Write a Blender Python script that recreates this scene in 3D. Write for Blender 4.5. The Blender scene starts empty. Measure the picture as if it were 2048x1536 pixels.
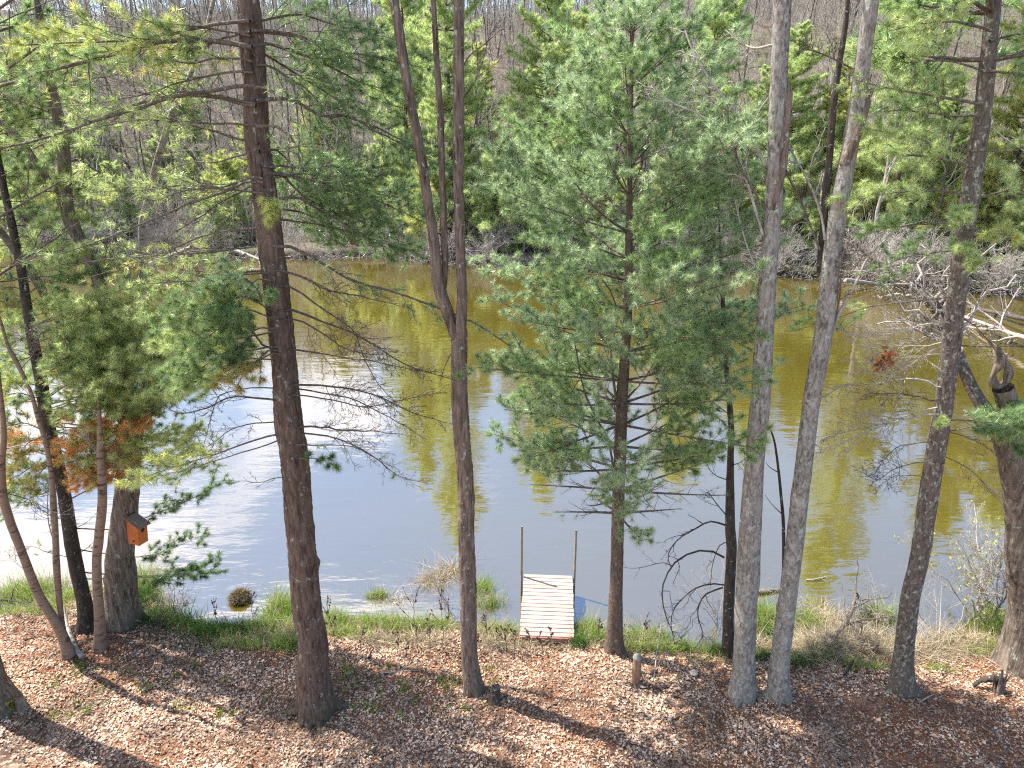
import bpy, math
import numpy as np
from mathutils import Vector

RNG = np.random.default_rng(11)
C = bpy.context.scene.collection
PI = math.pi

# ------------------------------------------------------------------ camera frame
CAM = np.array([0.0, 0.0, 11.4]); PITCH = math.radians(20); FPX = 1365.0
RIGHT = np.array([1.0, 0, 0]); FWD = np.array([0, math.cos(PITCH), -math.sin(PITCH)])
UP = np.array([0, math.sin(PITCH), math.cos(PITCH)])
def ray(u, v): return FWD + (u - 1024) / FPX * RIGHT + (768 - v) / FPX * UP
def at_y(u, v, Y):
    d = ray(u, v); return CAM + d * (Y / d[1])
def at_z(u, v, z):
    d = ray(u, v); return CAM + d * ((z - CAM[2]) / d[2])
def depth(P): return float(np.dot(np.asarray(P) - CAM, FWD))

# ------------------------------------------------------------------ noise
_T = np.random.default_rng(5).random(65536)
def _h(ix, iy, iz, s): return _T[(ix * 73856093 ^ iy * 19349663 ^ iz * 83492791 ^ (s * 2654435)) & 65535]
def vnoise(P, s=0):
    P = np.asarray(P, float); I = np.floor(P).astype(np.int64); f = P - I; u = f * f * (3 - 2 * f)
    r = 0
    for dx in (0, 1):
        wx = u[..., 0] if dx else 1 - u[..., 0]
        for dy in (0, 1):
            wy = u[..., 1] if dy else 1 - u[..., 1]
            for dz in (0, 1):
                wz = u[..., 2] if dz else 1 - u[..., 2]
                r = r + wx * wy * wz * _h(I[..., 0] + dx, I[..., 1] + dy, I[..., 2] + dz, s)
    return r
def fbm(P, s=0, o=3):
    P = np.asarray(P, float); a, t, n = .5, 0, 0
    for i in range(o):
        t = t + a * vnoise(P * 2 ** i, s + i); n += a; a *= .5
    return t / n
def nz(v, eps=1e-9): return v / np.maximum(np.linalg.norm(v, axis=-1, keepdims=True), eps)
def sstep(x, a, b):
    t = np.clip((x - a) / (b - a), 0, 1); return t * t * (3 - 2 * t)

# ------------------------------------------------------------------ mesh builder
class MB:
    def __init__(self): self.V = []; self.F = []; self.C = []; self.n = 0; self.sm = []
    def add(self, V, F, mi=0, col=None, smooth=True):
        V = np.asarray(V, np.float32).reshape(-1, 3); F = np.asarray(F, np.int64)
        if len(V) == 0: return
        if F.ndim == 1: F = F[None]
        self.V.append(V); self.F.append((F + self.n, mi, smooth))
        c = np.ones((len(V), 3), np.float32) * .5 if col is None else np.broadcast_to(np.asarray(col, np.float32), (len(V), 3))
        self.C.append(c); self.n += len(V)
    def build(self, name, mats, parent=None, origin=None):
        V = np.concatenate(self.V); Cc = np.concatenate(self.C)
        if origin is None and parent is not None: origin = np.array(parent.location)
        if origin is not None: V = V - np.asarray(origin, np.float32)
        me = bpy.data.meshes.new(name)
        li = np.concatenate([f.reshape(-1) for f, _, _ in self.F])
        lt = np.concatenate([np.full(len(f), f.shape[1]) for f, _, _ in self.F])
        mi = np.concatenate([np.full(len(f), m) for f, m, _ in self.F])
        sm = np.concatenate([np.full(len(f), s) for f, _, s in self.F])
        me.vertices.add(len(V)); me.vertices.foreach_set('co', V.astype(np.float32).ravel())
        me.loops.add(len(li)); me.loops.foreach_set('vertex_index', li.astype(np.int32))
        me.polygons.add(len(lt)); me.polygons.foreach_set('loop_start', np.concatenate([[0], np.cumsum(lt)[:-1]]).astype(np.int32))
        me.polygons.foreach_set('loop_total', lt.astype(np.int32))
        me.polygons.foreach_set('material_index', mi.astype(np.int32))
        me.polygons.foreach_set('use_smooth', sm.astype(bool))
        at = me.color_attributes.new('Col', 'FLOAT_COLOR', 'POINT')
        at.data.foreach_set('color', np.concatenate([Cc, np.ones((len(Cc), 1))], 1).astype(np.float32).ravel())
        for m in (mats if isinstance(mats, (list, tuple)) else [mats]): me.materials.append(m)
        me.update(calc_edges=True)
        o = bpy.data.objects.new(name, me); C.objects.link(o)
        if parent is not None: o.parent = parent
        elif origin is not None: o.location = origin
        return o

def smooth_path(pts, k):
    p = np.asarray(pts, float)
    if len(p) == 2: return p[0] + (p[1] - p[0]) * np.linspace(0, 1, k)[:, None]
    d = np.concatenate([[0], np.cumsum(np.linalg.norm(np.diff(p[:, :3], axis=0), axis=1))])
    q = np.concatenate([[2 * p[0] - p[1]], p, [2 * p[-1] - p[-2]]])
    t = np.linspace(0, d[-1], k); i = np.clip(np.searchsorted(d, t, 'right') - 1, 0, len(p) - 2)
    f = ((t - d[i]) / np.maximum(d[i + 1] - d[i], 1e-9))[:, None]
    a, b, c, e = q[i], q[i + 1], q[i + 2], q[i + 3]
    return .5 * (2 * b + (c - a) * f + (2 * a - 5 * b + 4 * c - e) * f ** 2 + (3 * b - a - 3 * c + e) * f ** 3)

def tubes(P, R, n):
    """P (m,k,3), R (m,k) -> verts, quads"""
    m, k, _ = P.shape
    T = nz(np.gradient(P, axis=1))
    mean = nz(P[:, -1] - P[:, 0] + 1e-6)
    ref = np.where(np.abs(mean[:, 2:3]) < .75, np.array([[0, 0, 1.]]), np.array([[0, 1., 0.]]))[:, None, :]
    N = nz(np.cross(T, np.broadcast_to(ref, T.shape))); B = np.cross(T, N)
    a = np.arange(n) * 2 * PI / n
    V = P[:, :, None] + R[:, :, None, None] * (np.cos(a)[:, None] * N[:, :, None] + np.sin(a)[:, None] * B[:, :, None])
    base = (np.arange(m)[:, None, None] * k + np.arange(k - 1)[None, :, None]) * n
    j = np.arange(n)[None, None]; j2 = (j + 1) % n
    F = np.stack([base + j, base + j2, base + n + j2, base + n + j], -1).reshape(-1, 4)
    return V.reshape(-1, 3), F

def curves(pos, d, L, bend, k=5, wig=0.0, rng=RNG):
    m = len(pos); s = np.linspace(0, 1, k)[None, :, None]; L = np.asarray(L)[:, None, None]
    P = pos[:, None] + d[:, None] * L * s + bend[:, None] * L * s ** 2
    if wig:
        w = np.cumsum(rng.normal(0, 1, (m, k, 3)), 1); w -= w[:, :1]
        P = P + w * wig * L
    return P

def kids(P, R, cnt, t0, t1, ang, flat=0.5, up=0.0, rng=RNG, alt=True):
    """children of polylines: positions, directions, parent index, t, parent radius"""
    m, k, _ = P.shape
    cnt = np.broadcast_to(np.asarray(cnt), (m,)).astype(int)
    idx = np.repeat(np.arange(m), cnt)
    if len(idx) == 0: return None
    st = np.concatenate([[0], np.cumsum(cnt)[:-1]]); order = np.arange(len(idx)) - np.repeat(st, cnt)
    t = t0 + (t1 - t0) * (order + rng.random(len(idx))) / np.repeat(cnt, cnt)
    f = t * (k - 1); i = np.minimum(f.astype(int), k - 2); fr = (f - i)[:, None]
    pos = P[idx, i] * (1 - fr) + P[idx, i + 1] * fr
    tan = nz(P[idx, i + 1] - P[idx, i])
    lat = np.cross(tan, np.array([0, 0, 1.])); bad = np.linalg.norm(lat, axis=1) < .15
    lat[bad] = np.cross(tan[bad], np.array([1., 0, 0])); lat = nz(lat); bi = np.cross(lat, tan)
    sg = np.where(order % 2 == 0, 1., -1.) if alt else rng.choice([-1., 1.], len(idx))
    ph = np.where(sg > 0, 0, PI) + (1 - flat) * rng.uniform(-PI, PI, len(idx)) + rng.normal(0, .25, len(idx))
    perp = lat * np.cos(ph)[:, None] + bi * np.sin(ph)[:, None]
    a = np.radians(rng.uniform(ang[0], ang[1], len(idx)))[:, None]
    d = tan * np.cos(a) + perp * np.sin(a); d[:, 2] += up
    rr = R[idx, i] * (1 - fr[:, 0]) + R[idx, np.minimum(i + 1, k - 1)] * fr[:, 0]
    return pos, nz(d), idx, t, rr

def taper(r0, k, end=.3): return np.asarray(r0)[:, None] * np.linspace(1, end, k)[None]

PAL = {  # needle colours: list of linear rgb
 'green': [(.10, .145, .065), (.13, .175, .08), (.085, .125, .055), (.175, .215, .11)],
 'blue': [(.12, .16, .095), (.15, .19, .115), (.10, .14, .08), (.24, .28, .19)],
 'bright': [(.17, .205, .09), (.21, .245, .11), (.135, .175, .075), (.27, .30, .16)],
 'yellow': [(.23, .23, .085), (.27, .265, .10), (.18, .205, .08), (.15, .175, .075)],
 'dead': [(.42, .185, .085), (.46, .215, .10), (.38, .15, .065), (.36, .20, .095)],
 'mixed': [(.25, .21, .09), (.16, .18, .075), (.35, .20, .095), (.19, .20, .085)],
 'dark': [(.06, .095, .045), (.08, .115, .052), (.10, .14, .065), (.07, .10, .045)],
}
def needles(mb, Cn, D, ln, k, w, pal, mi=1, spread=.8, rng=RNG):
    """tufts of k thin needles at Cn, brushed along D"""
    n = len(Cn)
    if n == 0: return
    pal = np.array(PAL[pal]); cc = np.minimum(pal[rng.integers(0, len(pal), n)] * rng.uniform(1.25, 2.3, (n, 1)), .55)
    Cn = np.repeat(Cn, k, 0); D = np.repeat(D, k, 0); cc = np.repeat(cc, k, 0)
    rd = nz(rng.normal(0, 1, (n * k, 3)))
    d = nz(D * .75 + rd * spread); L = np.repeat(np.broadcast_to(ln, (n,)), k) * rng.uniform(.7, 1.15, n * k)
    b = Cn + D * (rng.random((n * k, 1)) - .7) * .06
    side = nz(np.cross(d, rng.normal(0, 1, (n * k, 3)))) * w
    tip = b + d * L[:, None]; tip[:, 2] -= L * .12
    V = np.stack([b - side, b + side, tip], 1).reshape(-1, 3)
    mb.add(V, np.arange(n * k * 3).reshape(-1, 3), mi, np.repeat(cc, 3, 0), smooth=False)

def pts_on(P, per, t0, t1=1.0, rng=RNG):
    m, k, _ = P.shape
    idx = np.repeat(np.arange(m), per); t = t0 + (t1 - t0) * rng.random(len(idx))
    f = t * (k - 1); i = np.minimum(f.astype(int), k - 2); fr = (f - i)[:, None]
    return P[idx, i] * (1 - fr) + P[idx, i + 1] * fr, nz(P[idx, i + 1] - P[idx, i])

def pine_spray(mb, P, R, fol=1.0, t0=.3, twl=.7, per_m=7, pal='green', up=.05, nl=.11, nk=20, nw=.0035, sub=4, bare=False, droop=0, rng=RNG, tips=3, subl=.42, rmin=.0025, tn=3):
    """twigs + sub twigs + needle tufts along main limbs P (m,k,3)"""
    Ln = np.linalg.norm(np.diff(P, axis=1), axis=2).sum(1)
    if bare: rmin, per_m, sub = .0042, per_m * 1.9, sub * 1.5
    if fol > .3: per_m, sub, tips, twl = per_m * 1.35, sub * 1.3, tips + 1, twl * 1.15
    cnt = np.maximum(2, Ln * (1 - t0) * per_m).astype(int)
    g = kids(P, R, cnt, t0, .99, (38, 68), flat=.72, up=up, rng=rng)
    pos, d, idx, t, rr = g
    L = twl * rng.uniform(.55, 1.1, len(pos)) * (1.12 - .75 * t) * np.clip(Ln[idx] / 1.6, .35, 1.2)
    bend = nz(P[idx, -1] - P[idx, -2]) * .22 + np.array([0, 0, .16 - droop]) + rng.normal(0, .10, (len(pos), 3))
    T = curves(pos, d, L, bend, 5, .025, rng)
    r0 = np.clip(rr * .45, rmin, .012); V, F = tubes(T, taper(r0, 5, .35), tn); mb.add(V, F, 0)
    sc = np.maximum(1, (L / twl * sub)).astype(int)
    g2 = kids(T, taper(r0, 5), sc, .2, .95, (30, 60), flat=.6, up=up, rng=rng)
    pos2, d2, idx2, t2, _ = g2
    L2 = L[idx2] * subl * rng.uniform(.6, 1.1, len(pos2)) * (1.1 - .6 * t2)
    T2 = curves(pos2, d2, L2, rng.normal(0, .14, (len(pos2), 3)) + np.array([0, 0, .10 - droop]), 4, .02, rng)
    V, F = tubes(T2, taper(np.full(len(T2), rmin), 4, .5), 3); mb.add(V, F, 0)
    if bare:
        g3 = kids(T2, taper(np.full(len(T2), .002), 4), 2, .2, .9, (30, 60), flat=.3, rng=rng)
        T3 = curves(g3[0], g3[1], L2[g3[2]] * .5, rng.normal(0, .15, (len(g3[0]), 3)) - np.array([0, 0, .1]), 3, .02, rng)
        V, F = tubes(T3, taper(np.full(len(T3), rmin * .75), 3, .6), 3); mb.add(V, F, 0)
    if fol > 0:
        for Q, per, a in ((T, tips, .45), (T2, tips, .3), (P, 2, .8)):
            c, dd = pts_on(Q, int(per * 2.3 + .5), a, 1.0, rng)
            keep = rng.random(len(c)) < fol
            needles(mb, c[keep], nz(dd[keep] + np.array([0, 0, .15])), nl * 1.15, int(nk * .66), nw * .72, pal, 1, .9, rng=rng)

# ------------------------------------------------------------------ properties
def tag(o, label=None, cat=None, group=None, kind=None):
    if label: o['label'] = label
    if cat: o['category'] = cat
    if group: o['group'] = group
    if kind: o['kind'] = kind
    return o
def thing(name, loc, label, cat, group=None):
    o = bpy.data.objects.new(name, None); C.objects.link(o); o.location = Vector([float(x) for x in loc]); o.empty_display_size = .1
    return tag(o, label, cat, group)
def dup(root, loc, rz=0, s=1.0, label=None, group=None):
    r = root.copy(); C.objects.link(r); r.location = Vector([float(x) for x in loc]); r.rotation_euler = (0, 0, rz); r.scale = (s, s, s) if np.isscalar(s) else s
    if label: r['label'] = label
    if group: r['group'] = group
    for ch in list(root.children):
        c = ch.copy(); C.objects.link(c); c.parent = r
    return r

# ------------------------------------------------------------------ materials
class NT:
    def __init__(s, name):
        s.m = bpy.data.materials.new(name); s.m.use_nodes = True; s.t = s.m.node_tree; s.t.nodes.clear()
        s.out = s.t.nodes.new('ShaderNodeOutputMaterial')
    def n(s, typ, **kw):
        nd = s.t.nodes.new('ShaderNode' + typ)
        for k, v in kw.items():
            if k.startswith('_'): setattr(nd, k[1:], v)
            else:
                key = int(k[1:]) if k[0] == 'i' and k[1:].isdigit() else k.replace('__', ' ')
                s.set(nd, key, v)
        return nd
    def set(s, nd, key, v):
        if isinstance(v, bpy.types.NodeSocket): s.t.links.new(v, nd.inputs[key])
        elif isinstance(v, bpy.types.Node): s.t.links.new(v.outputs[0], nd.inputs[key])
        else: nd.inputs[key].default_value = v
    def ramp(s, fac, stops):
        r = s.n('ValToRGB', Fac=fac); e = r.color_ramp.elements
        while len(e) < len(stops): e.new(.5)
        for el, (p, c) in zip(e, stops): el.position = p; el.color = (*c, 1) if len(c) == 3 else c
        return r
    def mix(s, fac, a, b, bt='MIX'):
        nd = s.n('Mix', _data_type='RGBA', _blend_type=bt)
        s.set(nd, 0, fac); s.set(nd, 6, a if not isinstance(a, tuple) else (*a, 1)); s.set(nd, 7, b if not isinstance(b, tuple) else (*b, 1))
        return nd.outputs[2]
    def noise(s, scale, vec=None, detail=4, rough=.55, map=None, coord='Object', dist=0):
        if vec is None: vec = s.n('TexCoord').outputs[coord]
        if map: vec = s.n('Mapping', Vector=vec, Scale=map).outputs[0]
        nd = s.n('TexNoise', Vector=vec, Scale=scale, Detail=detail, Roughness=rough, Distortion=dist); return nd.outputs[0]
    def end(s, sh): s.t.links.new(sh.outputs[0] if isinstance(sh, bpy.types.Node) else sh, s.out.inputs[0]); return s.m

def bark(name, dark, mid, light, sc=20, zs=.2, bump=.7, lichen=0, lich=(.33, .36, .30), coord='Object', rough=.85, moss=False):
    s = NT(name); co = s.n('TexCoord').outputs[coord]
    f = s.noise(sc, co, 6, .65, (1, 1, zs), dist=.6)
    b = s.noise(sc * .28, co, 4, .6, (1, 1, .5))
    col = s.ramp(f, [(.36, dark), (.5, mid), (.66, light)]).outputs[0]
    col = s.mix(s.ramp(b, [(.35, (0, 0, 0)), (.7, (1, 1, 1))]).outputs[0], col, s.mix(.5, col, light))
    if lichen:
        l = s.noise(sc * .5, co, 5, .7, (1, 1, .7))
        col = s.mix(s.ramp(l, [(.62 - lichen * .15, (0, 0, 0)), (.68 - lichen * .12, (1, 1, 1))]).outputs[0], col, lich)
    if moss:
        z = s.n('SeparateXYZ', Vector=co).outputs[2]
        g = s.n('MapRange', i0=z, i1=.02, i2=.32, i3=.6, i4=0.0).outputs[0]
        g2 = s.n('Math', _operation='MULTIPLY', i0=g, i1=s.ramp(b, [(.4, (0, 0, 0)), (.6, (1, 1, 1))]).outputs[0]).outputs[0]
        col = s.mix(g2, col, (.07, .075, .02))
    bp = s.n('Bump', Strength=bump, Distance=.035, Height=f)
    return s.end(s.n('BsdfPrincipled', Base__Color=col, Roughness=rough, Normal=bp, Specular__IOR__Level=.25))

def needle_mat(name, trans=.5, gloss=.32):
    s = NT(name); c = s.n('Attribute', _attribute_name='Col').outputs[0]
    p = s.n('BsdfPrincipled', Base__Color=c, Roughness=gloss, Specular__IOR__Level=.9)
    t = s.n('BsdfTranslucent', Color=s.mix(1.0, c, (1.9, 1.95, 1.5), 'MULTIPLY'))
    return s.end(s.n('MixShader', i0=trans, i1=p, i2=t))
def attr_mat(name, rough=.7, trans=0.0):
    s = NT(name); c = s.n('Attribute', _attribute_name='Col').outputs[0]
    p = s.n('BsdfPrincipled', Base__Color=c, Roughness=rough, Specular__IOR__Level=.3)
    if not trans: return s.end(p)
    return s.end(s.n('MixShader', i0=trans, i1=p, i2=s.n('BsdfTranslucent', Color=c)))
def wood_mat(name, a, b, sc=8, map=(1, 1, 1), rough=.75):
    s = NT(name); f = s.noise(sc, None, 5, .6, map)
    col = s.ramp(f, [(.3, a), (.7, b)]).outputs[0]
    return s.end(s.n('BsdfPrincipled', Base__Color=col, Roughness=rough, Normal=s.n('Bump', Strength=.3, Distance=.01, Height=f)))

M = {}
M['pine_bark'] = bark('pine_bark', (.028, .018, .014), (.088, .058, .044), (.17, .122, .095), 19, .16, .9, .12, (.30, .29, .25), moss=True)
M['young_bark'] = bark('young_pine_bark', (.045, .03, .022), (.10, .068, .05), (.17, .125, .10), 26, .5, .5, .05)
M['maple_bark'] = bark('brown_fissured_bark', (.035, .025, .018), (.12, .085, .065), (.25, .19, .155), 20, .13, .9, .12, (.36, .37, .31), moss=True)
M['grey_bark'] = bark('grey_smooth_bark', (.052, .042, .036), (.19, .165, .147), (.34, .31, .28), 18, .4, .7, .5, (.34, .35, .31), moss=True)
M['lichen_bark'] = bark('lichen_pine_bark', (.035, .026, .022), (.095, .072, .06), (.17, .14, .12), 26, .3, .7, .5, (.30, .32, .26), moss=True)
M['oak_bark'] = bark('oak_bark', (.026, .019, .015), (.11, .082, .064), (.28, .225, .18), 17, .09, 1.0, .08)
M['dark_bark'] = bark('dark_bark', (.018, .014, .011), (.045, .035, .028), (.085, .068, .055), 24, .2, .8, .05)
M['limb'] = bark('limb_bark', (.04, .028, .022), (.10, .075, .06), (.19, .15, .125), 30, .8, .4, .25, (.28, .29, .25))
M['dead_limb'] = bark('dead_twig_bark', (.035, .024, .02), (.075, .055, .045), (.13, .10, .085), 30, .8, .3, .1)
M['pale_twig'] = bark('pale_twig_bark', (.18, .15, .125), (.31, .27, .235), (.44, .395, .35), 18, 1, .3)
M['far_bark'] = bark('far_grey_bark', (.16, .138, .118), (.27, .238, .203), (.40, .36, .318), 6, .4, .3)
M['far_dark_bark'] = bark('far_dark_bark', (.03, .024, .02), (.07, .055, .046), (.12, .10, .085), 6, .4, .3)
M['far_pale'] = bark('far_pale_twig', (.24, .21, .185), (.38, .34, .31), (.54, .495, .455), 6, 1, .2)
M['needle'] = needle_mat('pine_needles')
M['far_needle'] = needle_mat('far_pine_needles', .5, .4)
M['leaf'] = attr_mat('dry_leaves', .6, .15)
M['grass'] = attr_mat('grass_blades', .5, .45)
M['straw'] = attr_mat('dry_straw', .7, .25)
def birch_mat(name, pale, band):
    s = NT(name); co = s.n('TexCoord').outputs['Object']
    f = s.noise(3.2, co, 5, .7, (1.2, 1.2, 5)); g = s.noise(3, co, 3, .5, (1, 1, 1))
    col = s.ramp(f, [(.39, band), (.46, pale), (.8, tuple(min(1, x * 1.2) for x in pale))]).outputs[0]
    col = s.mix(s.ramp(g, [(.45, (0, 0, 0)), (.75, (1, 1, 1))]).outputs[0], col, s.mix(.5, col, (.30, .18, .12)))
    return s.end(s.n('BsdfPrincipled', Base__Color=col, Roughness=.6, Normal=s.n('Bump', Strength=.4, Distance=.01, Height=f)))
M['birch'] = birch_mat('white_birch_bark', (.25, .225, .185), (.05, .04, .032))
M['pink_birch'] = birch_mat('pinkish_birch_bark', (.205, .14, .105), (.04, .028, .022))
# ------------------------------------------------------------------ shore lines and terrain
_near = [(-900, 1215), (-300, 1222), (0, 1228), (120, 1200), (230, 1165), (300, 1200), (370, 1240), (450, 1252), (570, 1250), (720, 1236), (860, 1240), (950, 1246),
         (1045, 1262), (1150, 1268), (1225, 1276), (1310, 1290), (1400, 1300), (1500, 1304), (1590, 1290), (1680, 1262), (1760, 1268), (1840, 1290),
         (1905, 1268), (1960, 1225), (2048, 1215), (2300, 1210), (2900, 1200)]
_far = [(-1400, 500), (-500, 503), (0, 505), (300, 512), (700, 516), (1000, 538), (1500, 546), (1800, 566), (2048, 590), (2500, 620), (3200, 660)]
NS = np.array([at_z(u, v, 0.0) for u, v in _near]); NS = NS[np.argsort(NS[:, 0])]
FS = np.array([at_z(u, v, 0.0) for u, v in _far]); FS = FS[np.argsort(FS[:, 0])]
def ynear(x): return np.interp(x, NS[:, 0], NS[:, 1])
def yfar(x):
    b = np.interp(x, FS[:, 0], FS[:, 1])
    return b + 1.6 * (vnoise(np.stack([np.asarray(x, float) * .16, np.zeros_like(x, dtype=float), np.zeros_like(x, dtype=float)], -1), 40) - .5) * 2
def ground_z(x, y):
    x = np.asarray(x, float); y = np.asarray(y, float)
    d = ynear(x) - y; e = y - yfar(x)
    P = np.stack([x, y, np.zeros_like(x)], -1)
    near = .30 * (1 - np.exp(-np.maximum(d, 0) / .45)) + .075 * np.clip(d, 0, 14) + (fbm(P * 1.1, 3) - .5) * .22 * np.clip(d * 1.5, 0, 1) + (fbm(P * 5, 8, 2) - .5) * .06 * np.clip(d * 3, 0, 1)
    bed = -np.minimum(1.2, np.minimum(.14 * np.maximum(-d, 0), .5 * np.maximum(-e, 0)))
    hill = 28 * sstep(e, 10, 105) + 17 * sstep(e, 90, 220)
    far = .75 * sstep(e, 0, .9) + .035 * np.clip(e, 0, 40) + hill * (.8 + .5 * fbm(P * .03, 20)) + (fbm(P * .22, 22) - .5) * 1.1 * np.clip(e / 4, 0, 1) + (fbm(P * 1.2, 24) - .5) * .3 * np.clip(e, 0, 1)
    return np.where(d > 0, near, np.where(e > 0, far, bed))
def gz(x, y): return float(ground_z(np.array([x]), np.array([y]))[0])
def hit(u, v):
    z = .5
    for _ in range(12):
        P = at_z(u, v, z); z = .5 * z + .5 * gz(P[0], P[1])
    P[2] = gz(P[0], P[1]); return P

def build_ground():
    xs = np.concatenate([np.linspace(-320, -75, 26)[:-1], np.linspace(-75, -16, 80)[:-1], np.linspace(-16, 16, 330), np.linspace(16, 75, 80)[1:], np.linspace(75, 320, 26)[1:]])
    dn = np.concatenate([-np.linspace(30, 6, 14)[:-1], -np.linspace(6, 0, 76), np.linspace(.08, 3, 20), np.linspace(4.5, 30, 8)])
    en = np.concatenate([np.linspace(-12, -1, 5)[:-1], np.linspace(-1, 2, 20)[:-1], np.linspace(2, 40, 60)[:-1], np.linspace(40, 330, 60)])
    yn, yf = ynear(xs), yfar(xs)
    Y = np.concatenate([yn[None] + dn[:, None], yf[None] + en[:, None]])
    X = np.broadcast_to(xs, Y.shape); Z = ground_z(X, Y)
    V = np.stack([X, Y, Z], -1).reshape(-1, 3); nx = len(xs)
    i = np.arange(Y.shape[0] - 1)[:, None] * nx + np.arange(nx - 1)[None]
    F = np.stack([i, i + 1, i + nx + 1, i + nx], -1).reshape(-1, 4)
    s = NT('forest_floor'); co = s.n('TexCoord').outputs['Object']
    v = s.n('TexVoronoi', Vector=co, Scale=17.0, Randomness=1.0)
    cell = s.n('SeparateColor', Color=v.outputs['Color']).outputs[0]
    leaf = s.ramp(cell, [(0, (.05, .03, .02)), (.3, (.10, .062, .042)), (.6, (.19, .125, .087)), (.85, (.31, .22, .16)), (1, (.4, .3, .23))]).outputs[0]
    big = s.noise(.55, co, 5, .6); fine = s.noise(30, co, 4, .7)
    needl = s.ramp(fine, [(.3, (.11, .045, .022)), (.7, (.29, .125, .06))]).outputs[0]
    col = s.mix(s.ramp(big, [(.42, (0, 0, 0)), (.58, (1, 1, 1))]).outputs[0], leaf, needl)
    yy = s.n('SeparateXYZ', Vector=co).outputs
    wet = s.n('MapRange', i0=yy[2], i1=.04, i2=.16, i3=1.0, i4=0.0).outputs[0]
    col = s.mix(wet, col, (.03, .022, .014))
    farm = s.n('MapRange', i0=yy[1], i1=30.0, i2=50.0, i3=0.0, i4=1.0).outputs[0]
    b2 = s.noise(.35, co, 6, .7)
    fcol = s.ramp(b2, [(.3, (.07, .05, .036)), (.5, (.135, .10, .074)), (.68, (.22, .175, .135))]).outputs[0]
    fcol = s.mix(s.ramp(s.noise(.09, co, 3), [(.5, (0, 0, 0)), (.62, (.6, .6, .6))]).outputs[0], fcol, (.13, .15, .05))
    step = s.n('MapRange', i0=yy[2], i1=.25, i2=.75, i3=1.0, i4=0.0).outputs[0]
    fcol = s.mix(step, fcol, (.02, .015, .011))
    col = s.mix(farm, col, fcol)
    bp = s.n('Bump', Strength=.6, Distance=.03, Height=v.outputs['Distance'])
    m = s.end(s.n('BsdfPrincipled', Base__Color=col, Roughness=.9, Normal=bp, Specular__IOR__Level=.2))
    mb = MB(); mb.add(V, F); o = mb.build('ground', m); tag(o, kind='structure')

def build_water():
    s = NT('river_water'); co = s.n('TexCoord').outputs['Object']
    big = s.noise(.05, co, 3, .5)
    body = s.ramp(big, [(.3, (.080, .060, .008)), (.7, (.115, .087, .012))]).outputs[0]
    shal = s.n('MapRange', i0=s.n('SeparateXYZ', Vector=co).outputs[1], i1=14.5, i2=20.0, i3=.72, i4=1.0).outputs[0]
    w1 = s.noise(1.1, co, 3, .5, (.55, 1.5, 1)); w2 = s.noise(5.0, co, 3, .55, (.5, 1.5, 1)); w3 = s.noise(.16, co, 2, .5)
    amp = s.n('MapRange', i0=w3, i1=.4, i2=.65, i3=.25, i4=1.0).outputs[0]
    h = s.n('Math', _operation='MULTIPLY_ADD', i0=w2, i1=.14, i2=w1).outputs[0]
    h = s.n('Math', _operation='MULTIPLY', i0=h, i1=amp).outputs[0]
    bp = s.n('Bump', Strength=.5, Distance=.045, Height=h)
    fr = s.n('Fresnel', IOR=1.33, Normal=bp).outputs[0]
    fac = s.n('MapRange', i0=fr, i1=.03, i2=.42, i3=.36, i4=.68).outputs[0]
    df = s.n('BsdfDiffuse', Color=body)
    gl = s.n('BsdfGlossy', Color=(.93, .91, .96, 1), Roughness=.03, Normal=bp)
    m = s.end(s.n('MixShader', i0=fac, i1=df, i2=gl))
    xs = [-330, 330]; ys = [8.0, 110.0]
    mb = MB(); mb.add([(-330, 8, 0), (330, 8, 0), (330, 110, 0), (-330, 110, 0)], [[0, 1, 2, 3]]); o = mb.build('river_water', m); tag(o, kind='structure')

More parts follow.
